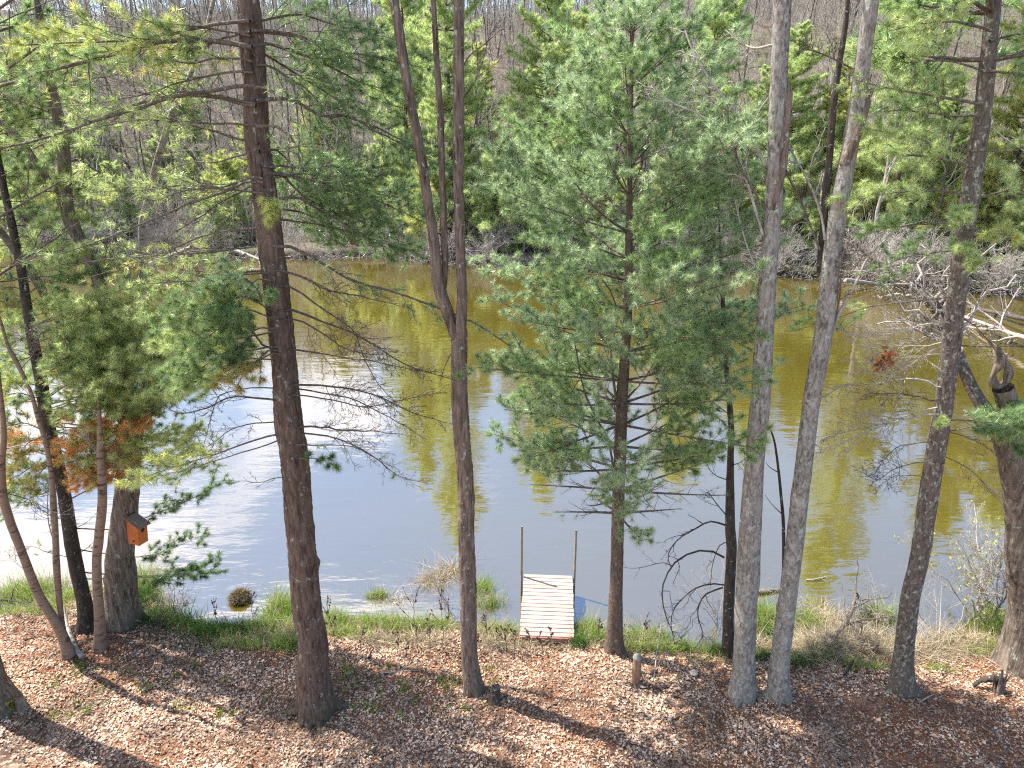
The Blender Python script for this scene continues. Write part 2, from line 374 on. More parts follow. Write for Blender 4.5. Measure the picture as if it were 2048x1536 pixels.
CLOUD_OFF = (7, 2, 5)
SUN_EL, SUN_DIR = math.radians(57), nz(np.array([-.90, .43, 0]))
def build_light():
    w = bpy.data.worlds.new('World'); bpy.context.scene.world = w; w.use_nodes = True; t = w.node_tree; t.nodes.clear()
    n, L = t.nodes.new, t.links.new
    out = n('ShaderNodeOutputWorld'); bg = n('ShaderNodeBackground'); bg.inputs[1].default_value = .14
    sky = n('ShaderNodeTexSky'); sky.sky_type = 'NISHITA'; sky.sun_disc = False; sky.sun_elevation = SUN_EL
    sky.sun_rotation = math.atan2(SUN_DIR[0], SUN_DIR[1]); sky.air_density = 1.1; sky.dust_density = .2; sky.ozone_density = 3
    tc = n('ShaderNodeTexCoord'); sx = n('ShaderNodeSeparateXYZ'); L(tc.outputs['Generated'], sx.inputs[0])
    zz = n('ShaderNodeMath'); zz.operation = 'MAXIMUM'; L(sx.outputs[2], zz.inputs[0]); zz.inputs[1].default_value = .06
    dv = n('ShaderNodeVectorMath'); dv.operation = 'DIVIDE'; cb = n('ShaderNodeCombineXYZ')
    for i in range(3): L(zz.outputs[0], cb.inputs[i])
    L(tc.outputs['Generated'], dv.inputs[0]); L(cb.outputs[0], dv.inputs[1])
    of = n('ShaderNodeVectorMath'); of.operation = 'ADD'; L(dv.outputs[0], of.inputs[0]); of.inputs[1].default_value = CLOUD_OFF
    no = n('ShaderNodeTexNoise'); no.inputs['Scale'].default_value = 1.5; no.inputs['Detail'].default_value = 7; no.inputs['Roughness'].default_value = .52
    L(of.outputs[0], no.inputs['Vector'])
    # more cloud towards the sun side, clear to the right
    bx = n('ShaderNodeMath'); bx.operation = 'MULTIPLY_ADD'; L(sx.outputs[0], bx.inputs[0]); bx.inputs[1].default_value = -.34; L(no.outputs[0], bx.inputs[2])
    rp = n('ShaderNodeValToRGB'); e = rp.color_ramp.elements; e[0].position = .60; e[1].position = .70; e[0].color = (0, 0, 0, 1); e[1].color = (1, 1, 1, 1); L(bx.outputs[0], rp.inputs[0])
    mx = n('ShaderNodeMix'); mx.data_type = 'RGBA'; L(rp.outputs[0], mx.inputs[0]); L(sky.outputs[0], mx.inputs[6]); mx.inputs[7].default_value = (7.6, 7.6, 7.9, 1)
    L(mx.outputs[2], bg.inputs[0]); L(bg.outputs[0], out.inputs[0])
    sd = bpy.data.lights.new('sun', 'SUN'); sd.energy = 5.0; sd.angle = math.radians(.53); sd.color = (1, .955, .88)
    so = bpy.data.objects.new('sun', sd); C.objects.link(so)
    d = np.array([SUN_DIR[0] * math.cos(SUN_EL), SUN_DIR[1] * math.cos(SUN_EL), math.sin(SUN_EL)])
    so.rotation_euler = Vector(d).to_track_quat('Z', 'Y').to_euler(); so.location = (-20, 10, 40)
    cd = bpy.data.cameras.new('camera'); cd.sensor_width = 36; cd.lens = 36 * FPX / 2048; cd.clip_end = 2000; cd.clip_start = .1
    co = bpy.data.objects.new('camera', cd); C.objects.link(co); co.location = CAM; co.rotation_euler = (PI / 2 - PITCH, 0, 0)
    sc = bpy.context.scene; sc.camera = co
    sc.view_settings.view_transform = 'Standard'; sc.view_settings.look = 'None'; sc.view_settings.exposure = 1.3; sc.view_settings.gamma = 1
    cy = sc.cycles; cy.max_bounces = 8; cy.diffuse_bounces = 5; cy.glossy_bounces = 3; cy.transmission_bounces = 5; cy.transparent_max_bounces = 4
    cy.use_denoising = False; cy.use_adaptive_sampling = False; cy.sample_clamp_indirect = 6; cy.caustics_reflective = False; cy.caustics_refractive = False; cy.filter_width = 1.2

build_ground(); build_water(); build_light()
# ------------------------------------------------------------------ near trees: trunks traced from the photo, each at its own distance
def trunk_path(pts, lean=0.0, Y0=None):
    """pts (u,v,width px) from the base up -> world points + radii"""
    B = hit(pts[0][0], pts[0][1]) if Y0 is None else at_y(pts[0][0], pts[0][1], Y0)
    out = []
    for i, (u, v, w) in enumerate(pts):
        P = at_y(u, v, B[1]); P = at_y(u, v, B[1] + lean * (P[2] - B[2]))
        out.append((*P, w / 2 * depth(P) / FPX))
    return B, np.array(out)
def trunk_mesh(mb, pr, k=120, n=28, flare=.35, amp=.0, fs=(22, 3), seed=0, knots=(), mi=0):
    """one bark covered stem along pr (m,4), with root flare, ridges and knots"""
    q = smooth_path(pr, k); P, R = q[None, :, :3].copy(), np.maximum(q[None, :, 3], .004).copy()
    P[:, :, :2] += ((fbm(np.stack([q[:, 2] * .9, q[:, 2] * 0 + seed * 7.1, q[:, 0] * 0], -1), seed) - .5) * .35 * q[:, 3])[None, :, None]
    h = np.linalg.norm(q[:, :3] - q[0, :3], axis=1)
    if flare: R[0] *= 1 + flare * np.exp(-h / (.9 * q[0, 3] + .05))
    V, F = tubes(P, R, n)
    if amp or knots or flare:
        V = V.reshape(k, n, 3); ax = P[0][:, None]; rad = V - ax; r = np.linalg.norm(rad, axis=2, keepdims=True); u = rad / r
        a = np.arange(n) / n * 2 * PI
        G = np.stack([np.broadcast_to(np.cos(a) * fs[0] * .16, (k, n)), np.broadcast_to(np.sin(a) * fs[0] * .16, (k, n)), np.broadcast_to((h * fs[1])[:, None], (k, n))], -1)
        f = vnoise(G * 2.0, seed + 50); ridge = 1 - np.abs(2 * f - 1)
        lump = fbm(np.stack([np.broadcast_to(np.cos(a) * 1.1, (k, n)), np.broadcast_to(np.sin(a) * 1.1, (k, n)), np.broadcast_to((h * 1.3)[:, None], (k, n))], -1), seed + 70) - .5
        off = amp * (.5 - ridge)[..., None] * 2 + r * .16 * lump[..., None]
        if flare:
            root = np.cos(a * 5 + seed)[None] * .5 + np.cos(a * 3 + 2 * seed)[None] * .5
            off = off + (r * .22 * root[..., None]) * np.exp(-h / (.5 * q[0, 3] + .06))[:, None, None]
        for (kh, ka, kr, kamp) in knots:
            da = (a - ka + PI) % (2 * PI) - PI
            g = np.exp(-((h[:, None] - kh) / kr) ** 2 - (da[None] * r[..., 0] / kr) ** 2); off = off + kamp * g[..., None]
        V = (ax + u * (r + off)).reshape(-1, 3)
    mb.add(V, F, mi)
    return q
def stem_at(q, z):
    i = int(np.argmin(np.abs(q[:, 2] - z))); return q[i]
def limb_path(pts, Y, Y1, k=14):
    """limb traced in px: depth goes from Y at the trunk to Y1 at the tip"""
    n = len(pts); w = [at_y(u, v, Y + (Y1 - Y) * (i / (n - 1)) ** 1.2) for i, (u, v) in enumerate(pts)]
    return smooth_path(np.array(w), k)
def axis_start(lp, tp):
    vs = np.array([p[1] for p in tp])[::-1]; us = np.array([p[0] for p in tp])[::-1]; ws = np.array([p[2] for p in tp])[::-1]
    v = lp[0][1]; uc, w = float(np.interp(v, vs, us)), float(np.interp(v, vs, ws))
    if abs(lp[0][0] - uc) > w * 3: return lp
    return [(uc, v + 2)] + ([p for p in lp[:1] if abs(p[0] - uc) > w * .45]) + list(lp[1:])
def roots(mb, B, r, n, seed, mi=0):
    rng = np.random.default_rng(seed)
    for i in range(n):
        a = i * 2 * PI / n + rng.normal(0, .35); L = r * rng.uniform(1.7, 2.4); c, s = math.cos(a), math.sin(a); b = rng.normal(0, .25)
        X = [r * .5, r * 1.0, r * 1.35, L]; Zo = [.55 * r, .18 * r, .0, -.08]
        W = []
        for x, zo in zip(X, Zo):
            px, py = B[0] + x * math.cos(a + b * x), B[1] + x * math.sin(a + b * x); W.append([px, py, (gz(px, py) if zo < .05 else B[2]) + zo])
        P = smooth_path(np.array(W), 14); V, F = tubes(P[None], np.linspace(r * .30, r * .10, 14)[None], 10); V += (fbm(V * 16, seed) - .5)[:, None] * r * .22; mb.add(V, F, mi)
def limb(root, pts, Y, dY, r, fol=0, pal='green', twl=.55, t0=.25, per=7, nl=.115, nk=20, seed=0, droop=0, sub=4, wood='limb', name='limb', tips=3, lab=None, end=.22, nw=.0042):
    rng = np.random.default_rng(1000 + seed); P = limb_path(pts, Y, Y + dY)
    jit = np.cumsum(rng.normal(0, .012, (14, 3)), 0); P = P + jit - jit[0]
    k = len(P); R = r * np.linspace(1, end, k); mb = MB()
    V, F = tubes(P[None], R[None], 7); mb.add(V, F, 0)
    pine_spray(mb, P[None], R[None], fol, t0, twl, per, pal, .05, nl, nk, nw, sub, bare=fol == 0, droop=droop, rng=rng, tips=tips)
    o = mb.build(name, [M[wood], M['needle']], root)
    if lab: o['label'] = lab
    return o
def pine_top(root, q, z0, z1, rad, pal='green', seed=0, gap=.75, nper=5, dens=.8, name='crown'):
    """rest of a pine crown above the picture"""
    rng = np.random.default_rng(seed); mb = MB(); P = []; R = []
    z = z0
    while z < z1:
        s = stem_at(q, z); f = (z - z0) / (z1 - z0)
        for j in range(nper):
            a = rng.uniform(0, 2 * PI); L = rad * (1 - f * .85) * rng.uniform(.7, 1.1); el = .05 + .55 * f
            d = np.array([math.cos(a), math.sin(a), el]); t = np.linspace(0, 1, 8)[:, None]
            P.append(s[:3] + d * L * t + np.array([0, 0, .10 * L]) * t ** 2); R.append(np.linspace(.035, .008, 8))
        z += gap * rng.uniform(.7, 1.3)
    P = np.array(P); R = np.array(R); V, F = tubes(P, R, 5); mb.add(V, F, 0)
    pine_spray(mb, P, R, dens, .3, .8, 4, pal, .05, .17, 14, .012, 3.5, rng=rng)
    return mb.build(name, [M['limb'], M['needle']], root)

def bare_limb(mb, P0, R0, lv=3, per=(4, 5, 4), ang=(28, 60), lf=.5, up=.05, rmin=.0034, seed=0, t0=.2, wig=.03, mi=0, flat=.25):
    rng = np.random.default_rng(seed + 300); P, R = P0, R0
    for l in range(lv):
        Ln = np.linalg.norm(np.diff(P, axis=1), axis=2).sum(1)
        cnt = np.maximum(2, per[l] * rng.uniform(.7, 1.3, len(P))).astype(int)
        pos, d, idx, t, rr = kids(P, R, cnt, t0, .98, ang, flat=flat, up=up, rng=rng)
        L = Ln[idx] * lf * rng.uniform(.5, 1.1, len(pos)) * (1.15 - .6 * t)
        k = 7 - l; P = curves(pos, d, L, rng.normal(0, .16, (len(pos), 3)) + np.array([0, 0, .06]), k, wig, rng)
        r0 = np.clip(rr * .62, rmin, 1); R = np.maximum(taper(r0, k, .35), rmin * .8)
        V, F = tubes(P, R, 5 if l == 0 else 3); mb.add(V, F, mi)
    return P

# --- the big red-brown pine
def big_pine():
    pts = [(634, 1422, 72), (628, 1330, 60), (614, 1200, 57), (601, 1080, 56), (595, 1000, 56), (585, 900, 56), (574, 800, 53), (567, 740, 50), (558, 650, 50), (553, 600, 50), (539, 450, 50), (530, 390, 48), (517, 290, 47), (510, 180, 47), (503, 86, 47), (486, -120, 40), (470, -400, 30), (455, -800, 14), (450, -1000, 5)]
    B, pr = trunk_path(pts, .02); Y = B[1]
    t = thing('pine_tree', B, 'largest tree, thick red-brown pine trunk with ridged bark and many dead lower limbs', 'pine tree')
    mb = MB(); q = trunk_mesh(mb, pr, 420, 56, .22, .012, (26, 5.5), 1, [(3.4, 3.6, .10, .05), (6.2, 2.2, .1, .04), (5.1, 5.4, .12, .05)])
    roots(mb, B, pr[0, 3] * 1.05, 7, 1); mb.build('trunk', M['pine_bark'], t)
    S = [0]
    def lb(lp, dY, r, **k): S[0] += 1; limb(t, axis_start(lp, pts), Y, dY, r * .8, seed=S[0], **k)
    # left limbs
    D = dict(fol=0, wood='dead_limb')
    lb([(487, 170), (440, 178), (370, 192), (280, 218), (150, 262), (60, 285), (-30, 305)], -.6, .036, fol=.16, twl=.6, pal='green', per=5, t0=.3, end=.45)
    lb([(490, 210), (430, 198), (330, 199), (250, 222), (180, 258), (80, 300)], .5, .04, fol=.05, twl=.6, per=6, t0=.3, wood='limb', end=.4)
    lb([(485, 92), (390, 84), (290, 92), (200, 122), (90, 152), (-20, 186)], -.8, .045, fol=.6, pal='green', twl=.6, per=6, t0=.12, end=.5)
    lb([(482, 40), (380, 60), (280, 85), (160, 95), (40, 105)], -.3, .035, fol=.95, pal='yellow', twl=.7, per=7, t0=.15)
    lb([(484, 60), (420, 75), (340, 110), (300, 130)], .6, .025, fol=.5, pal='mixed', twl=.5, per=6)
    lb([(492, 285), (420, 262), (330, 235), (220, 212), (130, 188)], .9, .025, twl=.6, per=5, **D)
    lb([(497, 362), (400, 402), (300, 442), (150, 502), (20, 532)], -.5, .026, fol=.14, twl=.5, per=5, pal='green', t0=.4)
    lb([(506, 372), (440, 412), (370, 456), (325, 485)], .7, .02, twl=.5, per=5, **D)
    lb([(520, 548), (440, 558), (360, 562), (270, 572)], -.4, .02, twl=.45, per=4, **D)
    lb([(528, 690), (490, 640), (440, 650), (395, 690), (355, 730)], -.7, .026, fol=.95, pal='green', twl=.55, per=9, t0=.2, tips=4)
    lb([(530, 620), (490, 600), (450, 615), (410, 640)], -.4, .022, fol=.95, pal='green', twl=.5, per=9, t0=.2, tips=4)
    lb([(525, 560), (500, 585), (480, 640), (470, 690)], -.5, .018, fol=.9, pal='green', twl=.5, per=9, t0=.3)
    lb([(538, 710), (490, 735), (455, 745), (430, 760)], -.6, .02, fol=.9, pal='mixed', twl=.4, per=8, t0=.35)
    lb([(550, 868), (500, 885), (416, 912), (340, 942), (270, 975)], -.5, .024, fol=.55, pal='yellow', twl=.6, per=9, t0=.38)
    lb([(556, 880), (480, 905), (400, 935), (330, 955), (275, 968)], .3, .018, fol=.35, pal='green', twl=.55, per=8, t0=.35)
    lb([(548, 800), (470, 795), (400, 822), (350, 832), (318, 812)], -.4, .026, twl=.5, per=6, **D)
    lb([(545, 845), (480, 850), (430, 880), (400, 910)], .5, .018, twl=.45, per=6, **D)
    lb([(545, 775), (470, 780), (440, 790), (420, 850), (410, 920)], .2, .016, twl=.4, per=6, **D)
    lb([(560, 955), (510, 970), (460, 965), (420, 970)], -.2, .012, twl=.35, per=5, **D)
    for p, d, pal in [([(536, 640), (480, 610), (420, 600), (360, 620), (320, 650)], -.9, 'green'), ([(540, 660), (480, 670), (420, 690), (370, 700), (330, 690)], .4, 'bright'), ([(542, 690), (500, 700), (450, 705), (400, 740), (340, 760)], -1.0, 'green'),
                      ([(530, 600), (500, 560), (450, 560), (400, 580)], -.5, 'blue'), ([(540, 720), (480, 720), (400, 770), (330, 790)], .5, 'bright'), ([(535, 655), (510, 660), (480, 690), (470, 730)], -.6, 'dark'), ([(538, 700), (510, 720), (490, 745), (480, 775)], -.8, 'mixed')]:
        lb(p, d, .02, fol=.9, pal=pal, twl=.6, per=9, t0=.2, tips=4)
    r1 = np.random.default_rng(55)
    for i in range(11):
        v0 = 60 + 48 * i + r1.uniform(-15, 15); uc = 505 + .12 * max(0, v0 - 200); L = r1.uniform(200, 430); dr = r1.uniform(-.25, .5)
        lb([(uc - 20, v0), (uc - L * .3, v0 + dr * L * .2 + r1.uniform(-12, 12)), (uc - L * .65, v0 + dr * L * .5 + r1.uniform(-18, 18)), (uc - L, v0 + dr * L + r1.uniform(-25, 25))], r1.uniform(-.6, 1.4), .022, fol=(0, .35, .12)[i % 3], twl=.75, per=7, t0=.15, wood='limb', pal=('green', 'bright', 'yellow')[i % 3])
    # dead right limbs
    E = dict(fol=0, wood='dead_limb', droop=.18, end=.25)
    lb([(566, 490), (620, 512), (700, 563), (790, 592), (860, 615), (950, 650), (1020, 692)], .9, .034, fol=.28, pal='green', twl=.5, per=7, t0=.15, droop=.12, end=.35)
    lb([(572, 540), (600, 548), (650, 575), (720, 585), (800, 602)], -.5, .026, twl=.6, per=8, **E)
    lb([(580, 570), (640, 610), (700, 650), (722, 690), (760, 770), (790, 800)], .6, .022, twl=.5, per=7, **E)
    lb([(584, 620), (620, 635), (700, 665), (780, 710), (830, 735), (905, 757)], .3, .028, twl=.6, per=8, **E)
    lb([(582, 640), (610, 650), (660, 680), (690, 702), (770, 712)], -.5, .022, twl=.55, per=7, **E)
    lb([(592, 700), (650, 710), (740, 725), (830, 745), (875, 747)], .4, .022, twl=.55, per=8, **E)
    lb([(600, 770), (660, 775), (740, 790), (820, 830), (885, 850)], -.3, .026, twl=.6, per=9, **E)
    lb([(602, 778), (680, 795), (760, 830), (850, 882)], .5, .02, twl=.55, per=8, **E)
    lb([(604, 790), (670, 800), (730, 815), (800, 800), (895, 780)], -.9, .018, twl=.5, per=7, **E)
    lb([(608, 855), (660, 860), (730, 865), (795, 872)], -.4, .026, twl=.5, per=8, **E)
    lb([(611, 868), (690, 882), (750, 912), (800, 950), (862, 970)], .4, .022, twl=.5, per=8, **E)
    lb([(610, 890), (700, 895), (760, 925), (800, 945)], -.6, .018, fol=.12, twl=.5, per=7, droop=.15)
    lb([(612, 915), (650, 925), (672, 935)], -.5, .010, fol=.8, twl=.3, per=7, pal='dark')
    # living right limbs
    G = dict(fol=.42, pal='dark', per=7, t0=.16, twl=.75, tips=4, droop=.05)
    lb([(532, 90), (575, 100), (640, 125), (720, 165), (800, 195)], 2.1, .034, **{**G, 'fol': .55})
    lb([(530, 60), (600, 70), (680, 100), (780, 120), (860, 140)], 1.2, .03, **G)
    lb([(530, 40), (610, 30), (720, 60), (800, 80)], 2.2, .03, **G)
    lb([(538, 200), (590, 205), (650, 235), (700, 236), (770, 266), (825, 292)], 1.1, .04, **{**G, 'fol': .25})
    lb([(700, 236), (740, 258), (780, 275), (830, 300), (870, 330)], 1.7, .02, **{**G, 'fol': .5})
    lb([(540, 175), (565, 200), (587, 242), (612, 287)], -.8, .03, fol=.1, twl=.5, per=6)
    lb([(548, 250), (572, 262), (602, 292), (615, 328)], -.7, .036, fol=.2, twl=.5, per=6, pal='green')
    lb([(550, 300), (568, 312), (600, 350), (640, 380)], 2.3, .026, **G)
    lb([(556, 345), (620, 360), (700, 380), (780, 410), (850, 445)], 1.8, .036, **G)
    lb([(562, 350), (640, 345), (720, 365), (800, 385), (880, 400)], 2.5, .03, **{**G, 'fol': .6})
    lb([(566, 395), (600, 395), (650, 420), (700, 450), (745, 470)], 0.9, .036, **G)
    lb([(566, 440), (640, 450), (720, 470), (800, 500), (840, 520)], 2.0, .026, **{**G, 'fol': .6})
    lb([(545, 380), (548, 420), (540, 450)], -.6, .012, fol=.9, twl=.25, per=10, pal='yellow')
    lb([(560, 560), (552, 590), (545, 600)], -.5, .010, fol=.9, twl=.22, per=10, pal='green')
    for p, d in [([(558, 350), (610, 400), (680, 430), (760, 470), (820, 500)], 2.0), ([(556, 330), (620, 330), (690, 330), (780, 350)], 1.2), ([(530, 110), (600, 150), (680, 200), (760, 240)], 2.2), ([(535, 130), (590, 160), (640, 210), (690, 280)], 1.0), ([(566, 420), (620, 430), (680, 460), (740, 500)], 2.6), ([(528, 70), (620, 80), (720, 120), (820, 170)], 2.4)]:
        lb(p, d, .026, **G)
    pine_top(t, q, 13.8, 22, 3.2, 'green', 5)
    return q
big_pine()

# --- forked hardwood
def forked_tree():
    a = [(950, 1382, 40), (940, 1300, 33), (935, 1180, 34), (931, 1000, 34), (925, 900, 34), (920, 800, 34), (919, 690, 34), (917, 660, 37)]
    B, pr = trunk_path(a, .0); t = thing('forked_tree', B, 'brown fissured trunk left of the dock, forking into upright stems halfway up', 'tree')
    mb = MB(); trunk_mesh(mb, pr, 260, 40, .22, .009, (24, 4), 3); roots(mb, B, pr[0, 3], 5, 2); mb.build('trunk', M['maple_bark'], t)
    for i, b in enumerate([[(911, 670, 25), (893, 615, 25), (876, 560, 24), (867, 480, 21), (855, 400, 20), (846, 330, 20), (831, 250, 20), (815, 165, 20), (801, 86, 20), (780, -60, 17), (755, -250, 11), (735, -420, 5)],
                           [(884, 590, 11), (889, 540, 13), (887, 480, 14), (885, 400, 14), (881, 250, 14), (875, 160, 13), (870, 86, 12), (862, -80, 10), (850, -320, 5)],
                           [(922, 672, 23), (925, 600, 22), (922, 500, 21), (919, 400, 21), (918, 250, 23), (918, 86, 22), (916, -120, 18), (912, -420, 6)]]):
        _, p = trunk_path(b, 0, B[1]); p[:, 1] += (0, .08, -.06)[i]; mb = MB(); trunk_mesh(mb, p, 170, 26, 0, .005, (20, 3), 5 + i); mb.build('stem', M['maple_bark'], t)
    for i, p in enumerate([[(928, 130), (940, 110), (970, 88), (1000, 60)], [(908, 700), (895, 720), (880, 760)], [(926, 200), (960, 140), (985, 40)]]):
        P = limb_path(p, B[1], B[1] + .3, 8)[None]; R = .012 * np.linspace(1, .3, 8)[None]; mb = MB(); V, F = tubes(P, R, 6); mb.add(V, F); bare_limb(mb, P, R, 2, seed=i); mb.build('limb', M['limb'], t)
forked_tree()

# --- young pine with a full crown
def young_pine():
    pts = [(1228, 1302, 35), (1230, 1240, 31), (1233, 1150, 26), (1237, 1000, 25), (1243, 820, 24), (1250, 700, 20), (1255, 640, 18), (1258, 480, 16), (1259, 380, 12), (1260, 250, 12), (1262, 150, 9), (1263, 70, 6), (1264, 20, 3)]
    B, pr = trunk_path(pts, 0); t = thing('pine_tree', B, 'slim young pine with a full pale green crown, standing right of the dock', 'pine tree')
    mb = MB(); q = trunk_mesh(mb, pr, 220, 26, .35, .004, (20, 3), 9); mb.build('trunk', M['young_bark'], t)
    rng = np.random.default_rng(77); top = q[-1, 2]; mb = MB(); live = []; dead = []
    hs = []; z = 3.9
    while z < top - .1: hs.append(z); z += rng.uniform(.42, .6) * (1 if z < 8 else .8)
    for z in hs:
        s = stem_at(q, z); f = (z - 3.9) / (top - 3.9)
        prof = np.interp(f, [0, .08, .18, .35, .55, .75, .9, 1], [1.6, 2.1, 2.55, 2.75, 2.5, 1.9, 1.05, .25])
        nb = 6 if f > .1 else 5; a0 = rng.uniform(0, 2 * PI)
        for j in range(nb):
            a = a0 + j * 2 * PI / nb + rng.normal(0, .3); L = prof * rng.uniform(.72, 1.12)
            el = np.interp(f, [0, .2, .5, .8, 1], [.12, .12, .24, .5, .9]) + rng.normal(0, .08)
            d = np.array([math.cos(a), math.sin(a), el]); tt = np.linspace(0, 1, 10)[:, None]
            bend = np.array([rng.normal(0, .1), rng.normal(0, .1), np.interp(f, [0, .3, 1], [.02, .10, .2])])
            P = s[:3] + d * L * tt + bend * L * tt ** 2
            (dead if z < 4.75 and rng.random() < .9 else live).append((P, np.linspace(np.interp(f, [0, 1], [.032, .012]), .006, 10)))
    for grp, fol in ((live, 1.0), (dead, 0)):
        P = np.array([x[0] for x in grp]); R = np.array([x[1] for x in grp]); V, F = tubes(P, R, 6); mb.add(V, F, 0)
        if fol:
            h = np.arange(len(P)) % 3
            for i, pal in enumerate(('blue', 'green', 'blue')):
                pine_spray(mb, P[h == i], R[h == i], 1.0, .30, .68, 8, pal, .06, .12, 19, .0046, 3.6, rng=rng, tips=3)
        else: pine_spray(mb, P, R, .06, .2, .5, 8, 'green', 0, .1, 16, .003, 4, bare=False, droop=.1, rng=rng)
    # two pale dead leaders beside the trunk
    for p in ([(1232, 800), (1222, 700), (1235, 640), (1225, 590), (1205, 560)], [(1228, 990), (1222, 900), (1200, 850), (1180, 810), (1165, 770), (1148, 675)]):
        P = limb_path(p, B[1], B[1] + .1, 10)[None]; R = .028 * np.linspace(1, .45, 10)[None]; V, F = tubes(P, R, 7); mb.add(V, F, 0)
    mb.build('crown', [M['limb'], M['needle']], t)
young_pine()

# --- thin black tree by the water
def black_tree():
    pts = [(1458, 1312, 26), (1456, 1230, 22), (1463, 1110, 21), (1460, 1050, 20), (1460, 950, 15), (1462, 850, 12), (1455, 760, 10), (1448, 660, 10), (1444, 560, 7), (1440, 480, 5), (1436, 400, 3)]
    B, pr = trunk_path(pts, .03); t = thing('bare_tree', B, 'thin blackish bare tree with drooping dark lower limbs, left of the paired grey trunks', 'tree')
    mb = MB(); trunk_mesh(mb, pr, 160, 20, .3, .005, (18, 3), 13); mb.build('trunk', M['dark_bark'], t)
    L = [([(1450, 1050), (1420, 1043), (1390, 1058), (1355, 1080), (1336, 1110), (1342, 1135)], .022), ([(1448, 1115), (1425, 1103), (1390, 1103), (1350, 1125), (1326, 1170), (1328, 1220), (1350, 1275)], .024),
         ([(1448, 1170), (1420, 1168), (1385, 1180), (1350, 1215), (1342, 1250), (1350, 1290)], .018), ([(1446, 1175), (1410, 1190), (1395, 1225), (1405, 1270), (1390, 1295)], .02),
         ([(1452, 1030), (1435, 1010), (1415, 985), (1408, 1000)], .014), ([(1462, 1085), (1440, 1090), (1425, 1130), (1420, 1180)], .012), ([(1455, 960), (1430, 950), (1415, 930), (1420, 900)], .012),
         ([(1465, 930), (1480, 925), (1492, 915)], .012)]
    for i, (p, r) in enumerate(L):
        P = limb_path(p, B[1], B[1] - .2 + .15 * i, 12)[None]; R = r * np.linspace(1, .35, 12)[None]; mb = MB(); V, F = tubes(P, R, 7); mb.add(V, F)
        bare_limb(mb, P, R, 3, (6, 4, 3), lf=.36, up=-.12, seed=40 + i, wig=.05, rmin=.003); mb.build('limb', M['dark_bark'], t)
    for i, p in enumerate([[(1456, 760), (1430, 740), (1395, 700), (1360, 660), (1340, 640)], [(1455, 700), (1475, 660), (1500, 640)], [(1446, 620), (1425, 560), (1420, 500)], [(1460, 830), (1420, 800), (1370, 760), (1330, 690)], [(1444, 580), (1470, 520), (1490, 470)]]):
        P = limb_path(p, B[1] + .5, B[1] + .8, 10)[None]; R = .016 * np.linspace(1, .3, 10)[None]; mb = MB(); V, F = tubes(P, R, 6); mb.add(V, F)
        bare_limb(mb, P, R, 3, (6, 5, 3), lf=.42, seed=60 + i, rmin=.003); mb.build('limb', M['pale_twig'], t)
black_tree()

def hardwood(pts, lab, stub, seed, lean=.0, limbs=(), stems=()):
    B, pr = trunk_path(pts, lean); t = thing('hardwood_tree', B, lab, 'tree')
    mb = MB(); q = trunk_mesh(mb, pr, 300, 40, .22, .004, (16, 1.6), seed, [(4.2, 1.0, .09, .035), (6.0, 4.9, .08, .03), (2.2, 5.5, .1, .03)]); roots(mb, B, pr[0, 3], 5, seed); mb.build('trunk', M['grey_bark'], t)
    mb = MB(); _, p = trunk_path(stub, lean, B[1] - .06); trunk_mesh(mb, p, 60, 18, 0, .008, (18, 3), seed + 2)
    c = p[-1]; ax = nz(p[-1, :3] - p[-2, :3])
    for i in range(7):
        a = i * .9; o = np.array([math.cos(a), math.sin(a), 0]) * c[3] * .6; P = np.array([c[:3] + o - ax * .05, c[:3] + o + ax * (.04 + .09 * (i % 3))])
        V, F = tubes(smooth_path(P, 3)[None], (c[3] * .35 * np.array([1, .7, .05]))[None], 5); mb.add(V, F)
    mb.build('broken_stub', M['maple_bark'], t)
    for i, (p, r, mt, tw) in enumerate(limbs):
        P = limb_path(p, B[1], B[1] + (.4, -.3, .6)[i % 3], 12)[None]; R = r * np.linspace(1, .4, 12)[None]; mb = MB(); V, F = tubes(P, R, 8); mb.add(V, F)
        if tw: bare_limb(mb, P, R, 3, (11, 7, 5), lf=.36, seed=seed * 10 + i)
        mb.build('limb', M[mt], t)
    for b in stems:
        _, p = trunk_path(b, 0, B[1] + .12); mb = MB(); trunk_mesh(mb, p, 90, 14, 0, .003, (16, 3), seed + 4); mb.build('stem', M['dark_bark'], t)
    # crown above the picture
    s = q[-1]; mb = MB(); P = []; R = []
    rng = np.random.default_rng(seed)
    for i in range(9):
        w = q[len(q) - 1 - 6 * i]; a = rng.uniform(0, 6.28); d = np.array([math.cos(a), math.sin(a), .8]); P.append(w[:3] + d * np.linspace(0, 2.6, 9)[:, None]); R.append(np.linspace(.04, .012, 9))
    P = np.array(P); R = np.array(R); V, F = tubes(P, R, 6); mb.add(V, F); bare_limb(mb, P, R, 2, (6, 5), seed=seed); mb.build('crown', M['limb'], t)
    return B
hardwood([(1484, 1393, 48), (1490, 1290, 43), (1499, 1100, 44), (1505, 1000, 40), (1511, 900, 37), (1521, 800, 38), (1530, 650, 36), (1541, 480, 34), (1547, 400, 34), (1555, 250, 34), (1561, 100, 34), (1570, -100, 34), (1582, -420, 20), (1590, -560, 6)],
         'left one of the paired grey trunks, straight, with a broken stub high right', [(1545, 420, 20), (1560, 330, 26), (1568, 250, 24), (1576, 185, 20)], 21,
         limbs=[([(1530, 330), (1490, 250), (1420, 160), (1385, 100), (1370, 60)], .03, 'pale_twig', 1), ([(1526, 470), (1470, 300), (1400, 230), (1330, 200), (1300, 160)], .026, 'pale_twig', 1), ([(1545, 90), (1500, 95), (1450, 60)], .02, 'pale_twig', 1),
                ([(1520, 560), (1490, 480), (1470, 400), (1455, 330)], .018, 'pale_twig', 1), ([(1530, 420), (1480, 330), (1460, 260), (1455, 210)], .016, 'limb', 1)])
